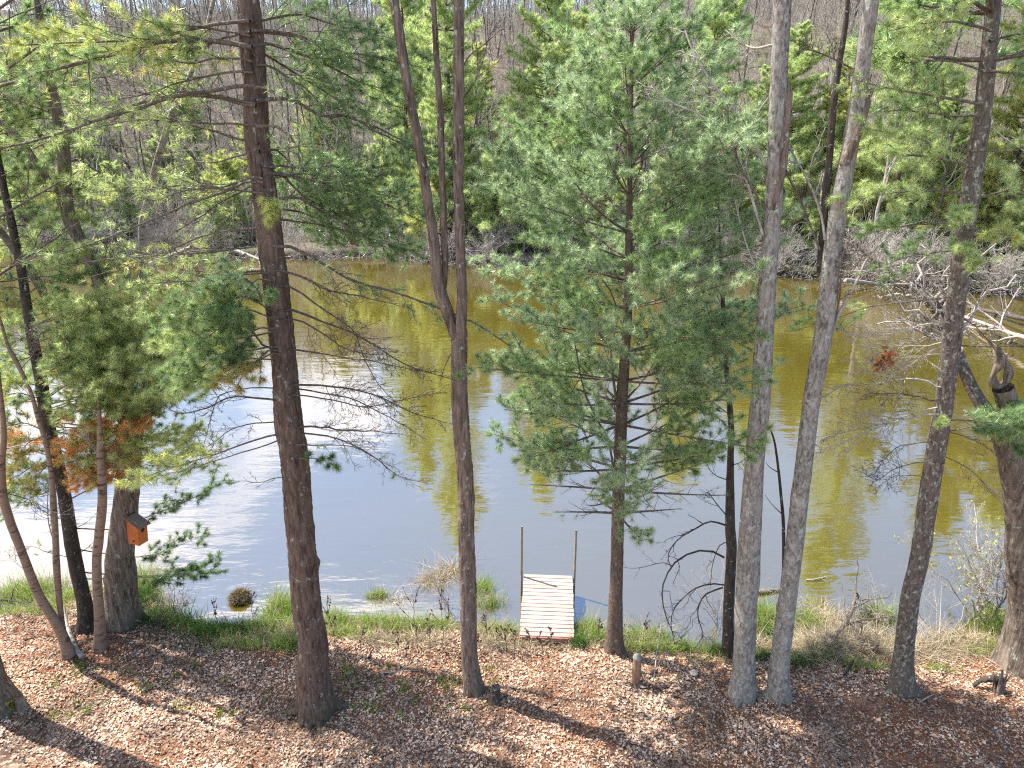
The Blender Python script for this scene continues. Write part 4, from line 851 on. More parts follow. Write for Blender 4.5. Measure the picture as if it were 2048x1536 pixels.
def dock():
    zn, zf = .46, .58
    nl, nr, fr, fl = at_z(1041, 1271, zn), at_z(1147, 1277, zn), at_z(1146, 1151, zf), at_z(1046, 1150, zf)
    n0 = (nl + nr) / 2; f0 = (fl + fr) / 2; w = (np.linalg.norm(nr - nl) + np.linalg.norm(fr - fl)) / 2
    t = thing('dock', (n0[0], n0[1], gz(n0[0], n0[1])), 'small pale plank dock over the water with a tall thin post at each outer corner', 'dock')
    y = nz(f0 - n0); x = nz(np.cross(y, [0, 0, 1.])); z = np.cross(x, y); L = np.linalg.norm(f0 - n0); ax = np.array([x, y, z])
    s = NT('deck_boards'); c = s.n('Attribute', _attribute_name='Col').outputs[0]; g = s.noise(9, None, 5, .6, (1, 14, 1)); kn = s.noise(2.2, None, 3, .6)
    col = s.mix(s.ramp(g, [(.35, (0, 0, 0)), (.75, (.5, .5, .5))]).outputs[0], c, (.40, .27, .21)); col = s.mix(s.ramp(kn, [(.5, (0, 0, 0)), (.75, (.35, .35, .35))]).outputs[0], col, (.42, .33, .28))
    md = s.end(s.n('BsdfPrincipled', Base__Color=col, Roughness=.75, Normal=s.n('Bump', Strength=.2, Distance=.006, Height=g)))
    mb = MB(); nb = 16; bw = L / nb; rng = np.random.default_rng(2)
    for i in range(nb):
        k = rng.uniform(.78, 1.12); sh = rng.normal(0, .006)
        box(mb, n0 + y * (i + .5) * bw + x * sh + z * rng.normal(0, .002), ax, (w / 2 + rng.uniform(-.006, .008), bw / 2 - .010, .018), 0, (.34 * k, .275 * k, .24 * k))
    mb.build('deck', md, t)
    mf = wood_mat('dark_dock_frame', (.05, .032, .024), (.14, .09, .07), 9, (1, 1, 1))
    mb = MB()
    for e in (-1, 1): box(mb, n0 + y * L / 2 + x * e * (w / 2 - .03) - z * .095, ax, (.022, L / 2 - .01, .07))
    for e in (.012, .5, .988): box(mb, n0 + y * L * e - z * .10, ax, (w / 2 - .056, .02, .072))
    mb.build('frame', mf, t)
    mr = wood_mat('red_dock_edge', (.20, .08, .055), (.33, .16, .11), 12)
    mb = MB(); box(mb, n0 - y * .022 - z * .045, ax, (w / 2 - .002, .018, .05)); box(mb, n0 - y * .004 + x * (w / 2 - .09) + z * .027, ax, (.05, .02, .008)); mb.build('edge_board', mr, t)
    mp = wood_mat('weathered_post', (.16, .125, .09), (.33, .28, .215), 14, (1, 1, .2))
    for (u, v, vt, base) in ((1047, 1160, 1057, fl - x * .035 - y * .07), (1148, 1160, 1063, fr + x * .035 - y * .07)):
        h = (1155 - vt) / FPX * depth(base) / math.cos(PITCH + .2) * 1.0
        mb = MB(); P = smooth_path([base + np.array([0, 0, -1.1]), base + np.array([0, 0, h])], 8); V, F = tubes(P[None], np.full((1, 8), .030), 12); mb.add(V, F)
        tp = P[-1]; box(mb, tp + np.array([0, 0, .006]), np.eye(3), (.019, .019, .006)); p = mb.build('post', mp, t)
        mb = MB(); box(mb, base - np.array([0, 0, .09]), ax, (.047, .047, .085)); mb.build('post_bracket', mf, p, origin=None) if False else None
    for (u0, v0, u1, v1) in ((1147, 1208, 1162, 1205),):
        pass
dock()

def nest_box():
    Y = hit(243, 1248)[1]; c = at_y(275, 1063, Y - .32); s_ = depth(c) / FPX
    t = thing('nest_box', c, 'orange wooden nest box with sloping grey roof and round entrance, fixed to the oak', 'birdhouse')
    th = math.radians(24); fx = np.array([math.cos(th), math.sin(th) * .2 - .42, 0]); fx = nz(fx)      # front faces right
    sd = nz(np.cross([0, 0, 1.], fx)); zt = nz(np.array([.12, 0, 1.])); fx = nz(fx - zt * np.dot(fx, zt)); sd = np.cross(zt, fx)
    ax = np.array([fx, sd, zt]); dx, dy, hz = .155, .125, .26
    s = NT('orange_stained_wood'); g = s.noise(7, None, 5, .6, (3, 3, .35)); col = s.ramp(g, [(.3, (.36, .085, .016)), (.7, (.56, .16, .035))]).outputs[0]
    mo = s.end(s.n('BsdfPrincipled', Base__Color=col, Roughness=.6)); mg = wood_mat('brown_shingle', (.13, .078, .055), (.24, .155, .115), 10, (1, 6, 1)); md = wood_mat('nest_hole', (.008, .006, .005), (.015, .01, .008))
    mb = MB(); sl = .055
    V = np.array([[-dx, -dy, -hz], [dx, -dy, -hz], [dx, dy, -hz], [-dx, dy, -hz], [-dx, -dy, hz + sl], [dx, -dy, hz - sl], [dx, dy, hz - sl], [-dx, dy, hz + sl]])
    mb.add(c + V @ ax, [[0, 3, 2, 1], [4, 5, 6, 7], [0, 1, 5, 4], [1, 2, 6, 5], [2, 3, 7, 6], [3, 0, 4, 7]], 0, smooth=False)
    box(mb, c + np.array([-dx - .012, 0, -.03]) @ ax, ax, (.012, dy * .6, hz + .06)); body = mb.build('body', mo, t)
    mb = MB(); a = math.atan2(2 * sl, 2 * dx); rx = nz(fx * math.cos(a) - zt * math.sin(a)); rz = np.cross(rx, sd); box(mb, c + zt * (hz + .014) + fx * .03, np.array([rx, sd, rz]), (dx + .06, dy + .035, .011)); mb.build('roof', mg, t)
    def disc(name, cc, n, r, m, par, e=1.25):
        u = nz(np.cross(n, zt)); w = np.cross(u, n); k = 18; an = np.arange(k) * 2 * PI / k; mb = MB(); P = cc + r * np.cos(an)[:, None] * u + e * r * np.sin(an)[:, None] * w
        mb.add(np.concatenate([P, P + n * .004]), [[i, (i + 1) % k, k + (i + 1) % k, k + i] for i in range(k)]); mb.add(np.concatenate([P + n * .004, [cc + n * .004]]), [[i, (i + 1) % k, k] for i in range(k)]); return mb.build(name, m, par)
    disc('entrance_hole', c + fx * (dx + .001) + zt * .10, fx, .048, md, t); disc('side_knob', c - sd * (dy + .001) - zt * .18 + fx * .01, -sd, .028, M['dark_bark'], t, 1)
nest_box()

def bank_things():
    B = hit(1271, 1364); t = thing('wooden_post', B, 'short round brown wooden post with a grey domed cap standing in leaf litter', 'post'); r = .088
    mb = MB(); P = smooth_path([B - [0, 0, .15], B + [0, 0, .3], B + [.005, 0, .66]], 14); R = r * (1 + .05 * np.sin(np.arange(14))); V, F = tubes(P[None], R[None], 20); V += (fbm(V * np.array([30, 30, 3]), 2) - .5)[:, None] * .012; mb.add(V, F); mb.build('shaft', wood_mat('round_post_wood', (.13, .07, .045), (.30, .19, .12), 14, (1, 1, .12)), t)
    mb = MB(); k = 8; a = np.linspace(0, PI / 2, k); P = np.stack([np.full(k, P[-1, 0]), np.full(k, P[-1, 1]), P[-1, 2] - .012 + .075 * np.sin(a)], 1); V, F = tubes(P[None], (.100 * np.cos(a) + .002)[None], 20); mb.add(V, F); mb.build('cap', wood_mat('grey_cap', (.11, .11, .095), (.25, .25, .215), 10), t)
    # mushroom
    B = hit(1387, 1352); t = thing('mushroom', B, 'pale flat mushroom cap standing in the leaf litter left of the grey trunks', 'mushroom'); k = 9; a = np.linspace(0, PI / 2, k)
    mb = MB(); P = np.stack([B[0] + 0 * a, B[1] + 0 * a, B[2] + .085 + .05 * np.sin(a)], 1); V, F = tubes(P[None], (.085 * np.cos(a) + .002)[None], 18); mb.add(V, F); mb.add(np.concatenate([V[:18], [P[0]]]), [[(i + 1) % 18, i, 18] for i in range(18)]); mb.build('cap', wood_mat('mushroom_cap', (.42, .35, .26), (.62, .55, .45), 6), t)
    mb = MB(); V, F = tubes(smooth_path([B - [0, 0, .03], B + [.005, 0, .09]], 6)[None], np.full((1, 6), .022), 10); mb.add(V, F); mb.build('stalk', wood_mat('mushroom_stalk', (.3, .26, .2), (.45, .4, .32), 6), t)
    for (u, v, r) in ((1239, 1364, .035), (1340, 1440, .04), (1250, 1408, .03)):
        B = hit(u, v); mb = MB(); a = np.linspace(-PI / 2, PI / 2, 8); P = np.stack([B[0] + 0 * a, B[1] + 0 * a, B[2] + .02 + r * .5 * np.sin(a)], 1); V, F = tubes(P[None], (r * np.cos(a) + .001)[None], 14); V += (fbm(V * 25, 6) - .5)[:, None] * .02; mb.add(V, F)
        tag(mb.build('pebble', wood_mat('pale_stone', (.32, .28, .25), (.48, .44, .4), 5), origin=B), {1239: 'pale round pebble left of the capped wooden post foot', 1340: 'pale pebble in the leaf litter near the bottom edge, right of the post', 1250: 'small pale pebble in the leaves below the capped wooden post'}[u], 'stone')
    # stumps
    def stump(u, v, h, r, lab, tilt=(0, 0), m='dark_bark', seed=0, top=None, jag=.03):
        B = hit(u, v); t = thing('tree_stump', B, lab, 'stump'); mb = MB(); k, n = 26, 28; hh = np.linspace(-.06, h, k); P = np.stack([B[0] + tilt[0] * hh, B[1] + tilt[1] * hh, B[2] + hh], 1)
        R = r * (1 + .45 * np.exp(-np.maximum(hh, 0) / .07) - .05 * hh / h); V, F = tubes(P[None], R[None], n); V = V.reshape(k, n, 3); V[-1, :, 2] += np.random.default_rng(seed).normal(0, jag, n); ax = P[:, None]
        V = ax + (V - ax) * (1 + .45 * (fbm(V * np.array([9, 9, 4]), seed) - .5))[..., None]; mb.add(V.reshape(-1, 3), F); mb.build('bark', M[m], t)
        mb = MB(); mb.add(np.concatenate([V[-1] - [0, 0, .006], [P[-1] - [0, 0, .02]]]), [[i, (i + 1) % n, n] for i in range(n)]); mb.build('cut_top', wood_mat('stump_top_' + str(seed), *(top or ((.07, .05, .04), (.17, .13, .11))), 9), t)
    stump(990, 1402, .36, .10, 'short dark weathered stump close against the forked trunk', (.05, 0), 'dark_bark', 1)
    stump(46, 1418, .24, .095, 'small cut brown stump in the bottom left corner beside the mossy trunk foot', (0, 0), 'oak_bark', 2, ((.14, .09, .07), (.27, .19, .15)), .005)
    # splintered stump on the right
    B = hit(1996, 1388); t = thing('tree_stump', B, 'splintered grey snag of an old stump in leaves near the right edge', 'stump'); mb = MB()
    rng = np.random.default_rng(5)
    for i, (dx, h, lx, r) in enumerate(((0, .62, -.06, .055), (.06, .5, .02, .05), (-.04, .42, -.12, .04), (.10, .40, .10, .05), (.02, .3, -.05, .09))):
        P = smooth_path([B + [dx, 0, -.05], B + [dx + lx * .4, .03 * i, h * .5], B + [dx + lx, .02 * i, h]], 12); R = r * np.linspace(1.2, .25, 12); V, F = tubes(P[None], R[None], 12); V += (fbm(V * np.array([26, 26, 6]), i) - .5)[:, None] * .05; mb.add(V, F)
    mb.build('bark', M['limb'], t)
    mb = MB(); P = smooth_path([B + [.06, .1, .34], B + [-.1, .12, .30], B + [-.28, .2, .16], B + [-.4, .2, .02]], 12); V, F = tubes(P[None], np.linspace(.09, .03, 12)[None], 12); V += (fbm(V * 12, 9) - .5)[:, None] * .06; mb.add(V, F); mb.build('root', M['dark_bark'], t)
    # tussock in the water
    B = at_z(481, 1200, 0); t = thing('sedge_tussock', B, 'round brown tussock of dead sedge standing alone in the water', 'tussock'); rng = np.random.default_rng(3)
    mb = MB(); a = np.linspace(-.6, PI / 2, 10); P = np.stack([B[0] + 0 * a, B[1] + 0 * a, B[2] + .08 + .16 * np.sin(a)], 1); V, F = tubes(P[None], (.24 * np.cos(a) + .002)[None], 24); V += (fbm(V * 9, 2) - .5)[:, None] * .1; mb.add(V, F); mb.build('base', M['dark_bark'], t)
    mb = MB(); n = 1500; ph = rng.uniform(0, 2 * PI, n); el = rng.uniform(.0, 1.5, n); d = np.stack([np.cos(ph) * np.cos(el), np.sin(ph) * np.cos(el), np.sin(el)], 1); pos = B + [0, 0, .06] + d * np.array([.22, .22, .17]); blades(mb, pos, nz(d + rng.normal(0, .5, (n, 3))), rng.uniform(.07, .17, n), .005, [(.20, .14, .07), (.28, .2, .11), (.12, .08, .045), (.30, .24, .12)], rng, .8); mb.build('dead_blades', M['straw'], t)
    # log and floating debris
    def lay(name, pts, r, lab, m, cat='log', z=None, k=16, bra=0, seed=0, end=.6):
        W = [at_z(u, v, z + dz) if z is not None else hit(u, v) + np.array([0, 0, dz]) for u, v, dz in pts]; P = smooth_path(np.array(W), k); R = r * np.linspace(1, end, k); mb = MB(); V, F = tubes(P[None], R[None], 12); V += (fbm(V * 8, seed) - .5)[:, None] * r * .5; mb.add(V, F)
        for e, rr in ((0, R[0]), (-1, R[-1])):
            vv = V[:12] if e == 0 else V[-12:]; mb.add(np.concatenate([vv, [vv.mean(0)]]), [[i, (i + 1) % 12, 12] for i in range(12)])
        if bra: bare_limb(mb, P[None], R[None], 2, (bra, 4), lf=.45, seed=seed, up=.2, rmin=.004)
        return tag(mb.build(name, M[m], origin=W[0]), lab, cat)
    lay('floating_log', [(1500, 1186, .03), (1530, 1183, .05), (1558, 1180, .03)], .075, 'short dark log floating between the paired grey trunks', 'oak_bark', z=0)
    lay('floating_branch', [(1612, 1160, .02), (1632, 1158, .05), (1652, 1153, .02)], .018, 'pale twiggy debris floating right of the paired grey trunks', 'pale_twig', 'branch', 0, bra=5, seed=4)
    lay('fallen_birch', [(168, 1322, .10), (150, 1300, .16), (138, 1268, .30), (134, 1246, .42)], .058, 'white birch piece lying against the slim pinkish birch', 'birch', seed=3, end=.8)
    for i, (p, r, lab, m, b) in enumerate([
        ([(1640, 1310, .1), (1690, 1268, .42), (1705, 1225, .62), (1715, 1235, .5), (1760, 1262, .3)], .055, 'crooked grey driftwood limb sprawled over dry grass left of the lichen-spotted pine', 'limb', 6),
        ([(1745, 1312, .12), (1715, 1285, .28), (1690, 1270, .4)], .05, 'dark broken log end poking from dry grass left of the lichen-spotted pine', 'dark_bark', 2),
        ([(1688, 1352, .0), (1697, 1342, .12), (1704, 1336, .22)], .045, 'small black broken snag standing in leaves left of the lichen-spotted pine', 'dark_bark', 0),
        ([(760, 1348, .02), (800, 1345, .03), (848, 1341, .02)], .018, 'pale straight stick on the leaves left of the forked trunk', 'pale_twig', 2),
        ([(868, 1362, .02), (900, 1350, .05), (930, 1340, .03)], .014, 'thin grey stick touching the foot of the forked trunk', 'limb', 2),
        ([(738, 1318, .03), (742, 1308, .06), (748, 1302, .08)], .025, 'short dark stick behind the leaves right of the big red-brown pine', 'dark_bark', 0),
        ([(1390, 1402, .02), (1415, 1390, .05), (1435, 1376, .04)], .012, 'thin pale curved stick left of the paired grey trunk feet', 'pale_twig', 1),
        ([(1610, 1440, .02), (1615, 1410, .04), (1600, 1370, .04)], .012, 'thin stick on shaded needles right of the paired grey trunks', 'limb', 1),
        ([(1840, 1405, .02), (1855, 1398, .05), (1868, 1390, .02)], .02, 'short pale stick below the lichen-spotted pine', 'pale_twig', 0),
        ([(40, 1282, .02), (80, 1276, .05), (110, 1270, .06)], .018, 'brown stick lying at the grass edge far left', 'limb', 2),
        ([(-20, 1205, .1), (30, 1218, .3), (80, 1222, .12)], .03, 'dark bare branch lying over bright grass at the left edge', 'dark_bark', 4),
        ([(1850, 1285, .1), (1870, 1310, .12), (1880, 1345, .05)], .014, 'pale thin branch on dry grass right of the lichen-spotted pine', 'pale_twig', 2),
        ([(1005, 1340, .02), (985, 1320, .05), (970, 1300, .2)], .010, 'thin twig leaning beside the forked trunk above the dark stump', 'limb', 1),
        ([(1315, 1298, .1), (1350, 1300, .2), (1400, 1306, .1)], .02, 'dark limb lying along the shore right of the young pine', 'dark_bark', 3),
        ([(1308, 1355, .02), (1312, 1325, .3), (1318, 1290, .6)], .014, 'pale upright dead twig right of the capped wooden post', 'pale_twig', 3)]):
        lay('fallen_branch', p, r, lab, m, 'branch', bra=b, seed=20 + i, end=.45)

def blades(mb, pos, d, L, w, pal, rng, curl=.5):
    n = len(pos); L = np.broadcast_to(L, (n,))[:, None]; side = nz(np.cross(d, rng.normal(0, 1, (n, 3)))) * w; b = rng.normal(0, 1, (n, 3)) * curl; b[:, 2] = -np.abs(b[:, 2]) * .6
    p1 = pos + d * L * .5 + b * L * .12; p2 = pos + d * L * .85 + b * L * .45; pal = np.array(pal); c = pal[rng.integers(0, len(pal), n)] * rng.uniform(.75, 1.25, (n, 1))
    V = np.stack([pos - side, pos + side, p1 + side * .8, p1 - side * .8, p2], 1).reshape(-1, 3); q = np.arange(n)[:, None] * 5
    mb.add(V, q + np.array([[0, 1, 2, 3]]), 0, np.repeat(c, 5, 0), smooth=False); mb.F.append((q + np.array([[3, 2, 4]]) + mb.n - len(V), 0, False))
bank_things()
# ------------------------------------------------------------------ leaf litter, grass, weeds, shrubs on the near bank
def area(n, d0, d1, rng, x0=-13.5, x1=13.5):
    x = rng.uniform(x0, x1, n); d = d0 + (d1 - d0) * rng.random(n); y = ynear(x) - d; return x, y
def litter():
    rng = np.random.default_rng(21); n = 150000; x, y = area(n, .35, 5.2, rng, -13.5, 13.5); P = np.stack([x * .55, y * .55, 0 * x], -1)
    dens = .55 + 1.0 * (fbm(P, 60) - .35); keep = (rng.random(n) < np.clip(dens * 1.1, .12, 1)); x, y = x[keep], y[keep]; m = len(x)
    mb = MB(); pos = np.stack([x, y, ground_z(x, y) + rng.uniform(.004, .035, m)], 1)
    leaves(mb, pos, .039, [(.45, .325, .225), (.52, .39, .285), (.33, .215, .14), (.21, .125, .08), (.53, .42, .32), (.14, .08, .05), (.40, .215, .12), (.48, .35, .255)], rng, True, .7 + .95 * sstep(fbm(pos * 1.3, 71), .28, .72))
    tag(mb.build('leaf_litter', M['leaf']), 'layer of dry brown fallen leaves over the near bank', 'leaves', kind='stuff')
    mb = MB(); n = 2600; x, y = area(n, .4, 5.2, rng); a = rng.uniform(0, 6.28, n); P = curves(np.stack([x, y, ground_z(x, y) + .02], 1), np.stack([np.cos(a), np.sin(a), rng.normal(0, .1, n)], 1), rng.uniform(.08, .5, n), np.stack([rng.normal(0, .2, n), rng.normal(0, .2, n), np.zeros(n)], 1), 4, .02, rng); V, F = tubes(P, np.repeat(rng.uniform(.0025, .006, n)[:, None], 4, 1), 3); mb.add(V, F)
    tag(mb.build('twig_litter', M['limb']), 'scatter of small fallen twigs over the leaf litter', 'twigs', kind='stuff')
    # fallen pine needles
    mb = MB(); n = 75000; x, y = area(n, .5, 5.2, rng); P = np.stack([x * .5, y * .5, 0 * x], -1); k = rng.random(n) < np.clip((fbm(P, 66) - .40) * 4.2, .05, 1); x, y = x[k], y[k]; n = len(x)
    pos = np.stack([x, y, ground_z(x, y) + rng.uniform(.006, .02, n)], 1); a = rng.uniform(0, 2 * PI, n); d = np.stack([np.cos(a), np.sin(a), rng.normal(0, .12, n)], 1)
    blades(mb, pos, d, rng.uniform(.06, .12, n), .0035, [(.36, .16, .075), (.28, .12, .06), (.42, .22, .11), (.22, .09, .045)], rng, .3)
    tag(mb.build('needle_litter', M['straw']), 'layer of rusty fallen pine needles on the near bank', 'pine needles', kind='stuff')
def grass():
    rng = np.random.default_rng(31)
    # fresh green blades in clumps along the water's edge
    def clump(n, uv, sp, hgt, pal, lean=.25, w=.005, pos0=None):
        c = hit(*uv) if pos0 is None else pos0; x = c[0] + rng.normal(0, sp[0], n); y = c[1] + rng.normal(0, sp[1], n); z = np.maximum(ground_z(x, y), -.05); d = nz(np.stack([rng.normal(0, lean, n), rng.normal(0, lean, n), np.ones(n)], 1)); return np.stack([x, y, z], 1), d, hgt * 1.3 * rng.lognormal(-.25, .4, n), pal, w
    GR = [(.20, .34, .03), (.26, .42, .05), (.15, .27, .03), (.34, .44, .08)]; DK = [(.08, .16, .03), (.12, .22, .04), (.06, .12, .03)]; ST = [(.42, .34, .22), (.52, .44, .30), (.33, .25, .15), (.58, .5, .36), (.24, .17, .10)]
    mg, ms = MB(), MB()
    for uv, n, sp, h, pal in [((20, 1200), 900, (.5, .2), .4, GR), ((70, 1190), 700, (.4, .2), .45, GR), ((130, 1200), 400, (.2, .2), .4, GR), ((60, 1225), 500, (.6, .1), .25, GR), ((285, 1180), 800, (.18, .22), .6, GR), ((280, 1200), 500, (.2, .15), .5, DK), ((340, 1245), 1100, (.35, .15), .42, DK), ((420, 1265), 1000, (.35, .14), .36, DK), ((490, 1262), 600, (.3, .12), .3, DK),
        ((560, 1225), 900, (.14, .18), .5, GR), ((545, 1250), 700, (.3, .14), .35, GR), ((580, 1290), 500, (.18, .1), .4, GR), ((500, 1290), 600, (.4, .1), .3, GR), ((668, 1245), 700, (.16, .12), .35, GR), ((755, 1200), 350, (.13, .06), .28, GR), ((760, 1250), 800, (.35, .12), .32, GR), ((820, 1260), 700, (.3, .1), .34, GR), ((870, 1255), 500, (.25, .1), .3, GR), ((700, 1270), 600, (.35, .1), .3, GR),
        ((968, 1190), 500, (.15, .16), .32, GR), ((980, 1215), 500, (.2, .12), .3, GR), ((1000, 1265), 500, (.25, .1), .3, GR), ((1172, 1268), 900, (.14, .12), .42, GR), ((1200, 1280), 600, (.14, .1), .34, GR), ((1158, 1290), 400, (.08, .06), .3, DK), ((1265, 1282), 800, (.24, .12), .38, GR), ((1310, 1275), 500, (.18, .1), .3, GR), ((1300, 1300), 700, (.3, .08), .3, GR), ((1360, 1298), 500, (.2, .08), .3, GR), ((1432, 1305), 500, (.16, .08), .3, GR),
        ((1530, 1250), 800, (.14, .2), .5, GR), ((1540, 1275), 400, (.14, .1), .3, DK), ((1610, 1255), 700, (.16, .16), .45, GR), ((1525, 1318), 300, (.14, .06), .24, DK), ((1600, 1325), 500, (.24, .08), .24, DK), ((1650, 1318), 400, (.2, .08), .25, DK), ((1700, 1330), 260, (.12, .08), .2, GR), ((1755, 1240), 700, (.18, .14), .4, GR), ((1740, 1335), 200, (.2, .05), .2, GR),
        ((1995, 1265), 900, (.14, .12), .42, GR), ((1960, 1255), 600, (.2, .12), .36, GR), ((2010, 1300), 700, (.2, .14), .3, GR), ((1950, 1305), 300, (.16, .08), .24, GR), ((2060, 1260), 500, (.3, .14), .4, GR), ((1975, 1220), 200, (.08, .06), .3, GR), ((1880, 1340), 200, (.2, .06), .18, GR)]:
        p, d, L, pl, w = clump(int(n * 1.15), uv, (sp[0] * 1.1, sp[1] * 1.1), h, pal, .3); blades(mg, p, d, L, w, pl + ST[:2] if pl is GR else pl, rng, .6)
    for i in range(60):   # little sprouts out on the leaves
        u = rng.choice([rng.uniform(60, 560), rng.uniform(680, 930), rng.uniform(650, 1000)]); v = rng.uniform(1330, 1440); p, d, L, pl, w = clump(int(rng.integers(12, 50)), (u, v), (.06, .05), .13, [(.22, .30, .05), (.30, .36, .09), (.15, .22, .04)], .6, .006); blades(mg, p, d, L, w, pl, rng, .5)
    x, y = area(9000, .0, .75, rng); k = fbm(np.stack([x * .9, y * .9, 0 * x], -1), 12) > .42; x, y = x[k], y[k]; n = len(x); blades(mg, np.stack([x, y, ground_z(x, y)], 1), nz(np.stack([rng.normal(0, .35, n), rng.normal(0, .35, n), np.ones(n)], 1)), rng.uniform(.1, .3, n), .004, GR + ST[:2], rng, .5)
    tag(mg.build('grass', M['grass']), 'fresh green grass along the near water edge', 'grass', kind='stuff')
    x, y = area(15000, .05, 1.0, rng); k = fbm(np.stack([x * .8, y * .8, 0 * x], -1), 15) > .43; x, y = x[k], y[k]; n = len(x); blades(ms, np.stack([x, y, ground_z(x, y)], 1), nz(np.stack([rng.normal(0, .7, n), rng.normal(0, .7, n), np.ones(n)], 1)), rng.uniform(.12, .38, n), .004, ST, rng, .9)
    for uv, n, sp, h in [((1660, 1250), 1600, (.22, .25), .42), ((1640, 1310), 2600, (.3, .16), .45), ((1690, 1295), 2600, (.35, .18), .45), ((1740, 1290), 2000, (.3, .18), .4), ((1620, 1285), 1200, (.18, .1), .35), ((1860, 1300), 2600, (.4, .16), .4), ((1930, 1290), 1800, (.3, .16), .4), ((1800, 1310), 1500, (.4, .12), .4), ((1960, 1300), 800, (.3, .12), .3), ((870, 1175), 900, (.2, .14), .4), ((905, 1160), 500, (.15, .1), .5), ((1000, 1290), 1200, (.3, .1), .3), ((1080, 1290), 900, (.3, .06), .25), ((1270, 1290), 900, (.3, .1), .3), ((1520, 1290), 800, (.15, .08), .3), ((330, 1210), 500, (.3, .2), .35), ((300, 1150), 300, (.3, .1), .3), ((90, 1180), 700, (.4, .15), .35), ((770, 1285), 900, (.4, .1), .3), ((850, 1285), 700, (.3, .1), .3), ((790, 1205), 300, (.2, .06), .3)]:
        p, d, L, pl, w = clump(int(n * .8), uv, sp, h, ST, 1.0); blades(ms, p, d, L, .0045, pl, rng, 1.2)
    tag(ms.build('dry_grass', M['straw']), 'tangled straw-coloured dead grass along the near bank', 'dry grass', kind='stuff')
def weeds():
    rng = np.random.default_rng(41); n = 0
    def weed(u, v, h, lab, br=5, seeds=1, m='dead_limb', lean=.1, r=.0085, bud=None):
        B = hit(u, v); t = thing('weed_stalk', B, lab, 'weed'); mb = MB(); P = curves(B[None], nz(np.array([[rng.normal(0, lean), rng.normal(0, lean), 1]])), [h], rng.normal(0, .08, (1, 3)), 8, .012, rng); R = r * np.linspace(1, .5, 8)[None]; V, F = tubes(P, R, 5); mb.add(V, F)
        g = kids(P, R, br, .35, .95, (25, 50), flat=.3, up=.1, rng=rng); T = curves(g[0], g[1], h * .28 * rng.uniform(.5, 1.1, br), np.array([[0, 0, .08]]), 4, .02, rng); V, F = tubes(T, np.full((br, 4), r * .5), 3); mb.add(V, F); mb.build('stem', M[m], t)
        if seeds:
            mb = MB(); c, _ = pts_on(np.concatenate([T]), 11, .3, 1.0, rng); leaves(mb, np.concatenate([c, P[0, -3:]]), .042, bud or [(.10, .06, .04), (.16, .10, .07), (.07, .045, .03)], rng); mb.build('seed_heads', M['leaf'], t)
    W = [(676, 1302, 1.35, 'tall dark dry weed stalk right of the big red-brown pine foot', 7), (838, 1308, 1.75, 'tallest dry weed stalk in the row left of the forked trunk', 6), (862, 1300, .95, 'middle-sized dry weed left of the forked trunk', 5), (888, 1302, 1.5, 'second tallest dry stalk in the row left of the forked trunk', 8), (796, 1310, .7, 'short brown weed in the grass between the big pine and the forked trunk', 5), (812, 1318, .55, 'lowest brown weed left of the forked trunk', 4),
         (1000, 1300, .6, 'brown weed stalk nearest the left corner of the dock', 4), (1012, 1305, .75, 'tall brown weed stalk left of the dock foot', 5), (1030, 1302, .65, 'brown stalk with seed heads against the left dock edge', 5), (1060, 1298, .6, 'dark weed standing in front of the dock boards on the left', 5), (1085, 1300, .55, 'dark weed standing in front of the middle dock boards', 6), (1100, 1298, .55, 'thin dark weed in front of the dock boards on the right', 5),
         (1195, 1285, .8, 'dark seed-headed weed between the dock and the young pine', 6), (1250, 1296, .6, 'dark weed at the right foot of the young pine', 5), (1290, 1290, .75, 'leggy brown weed right of the young pine', 6), (440, 1255, .9, 'thin bare weed in the grass left of the big pine near the tussock', 4), (512, 1262, 1.0, 'thin grey stalk beside the tussock', 3), (970, 1290, .8, 'brown stalk right behind the forked trunk', 5), (960, 1305, .5, 'short brown weed right of the forked trunk', 4), (940, 1300, .9, 'stalk partly behind the forked trunk', 4), (650, 1310, .6, 'short weed touching the right side of the big pine foot', 4), (720, 1300, .7, 'brown weed midway between the big pine and the tall stalk row', 5), (1750, 1330, .55, 'brown weed beside the left foot of the lichen-spotted pine', 4), (1880, 1375, .5, 'thin pale stalk right of the lichen-spotted pine foot', 3)]
    for u, v, h, lab, br in W: weed(u, v, h, lab, br)
def shrub(B, h, nst, lab, m, seed, lv=3, spread=.5, r=.016, buds=None, name='bare_shrub', per=(6, 5, 4), lf=.42, ls=.05, cat='shrub'):
    rng = np.random.default_rng(seed); t = thing(name, B, lab, cat); mb = MB(); d = nz(np.stack([rng.normal(0, spread, nst), rng.normal(0, spread, nst), np.ones(nst)], 1)); o = B + np.stack([rng.normal(0, ls, nst), rng.normal(0, ls, nst), np.zeros(nst) - .03], 1)
    P = curves(o, d, h * rng.uniform(.6, 1.05, nst), rng.normal(0, .18, (nst, 3)), 9, .02, rng); R = taper(np.full(nst, r) * rng.uniform(.6, 1.2, nst), 9, .3); V, F = tubes(P, R, 6); mb.add(V, F)
    T = bare_limb(mb, P, R, lv, per, lf=lf, seed=seed, rmin=.0028, wig=.04); mb.build('branches' if False else 'stem', M[m], t)
    if buds:
        mb = MB(); c, _ = pts_on(T, 1, .5, 1, rng); c = c[rng.random(len(c)) < buds[0]]; leaves(mb, c, buds[1], buds[2], rng); mb.build('foliage', M['leaf'], t)
    return t
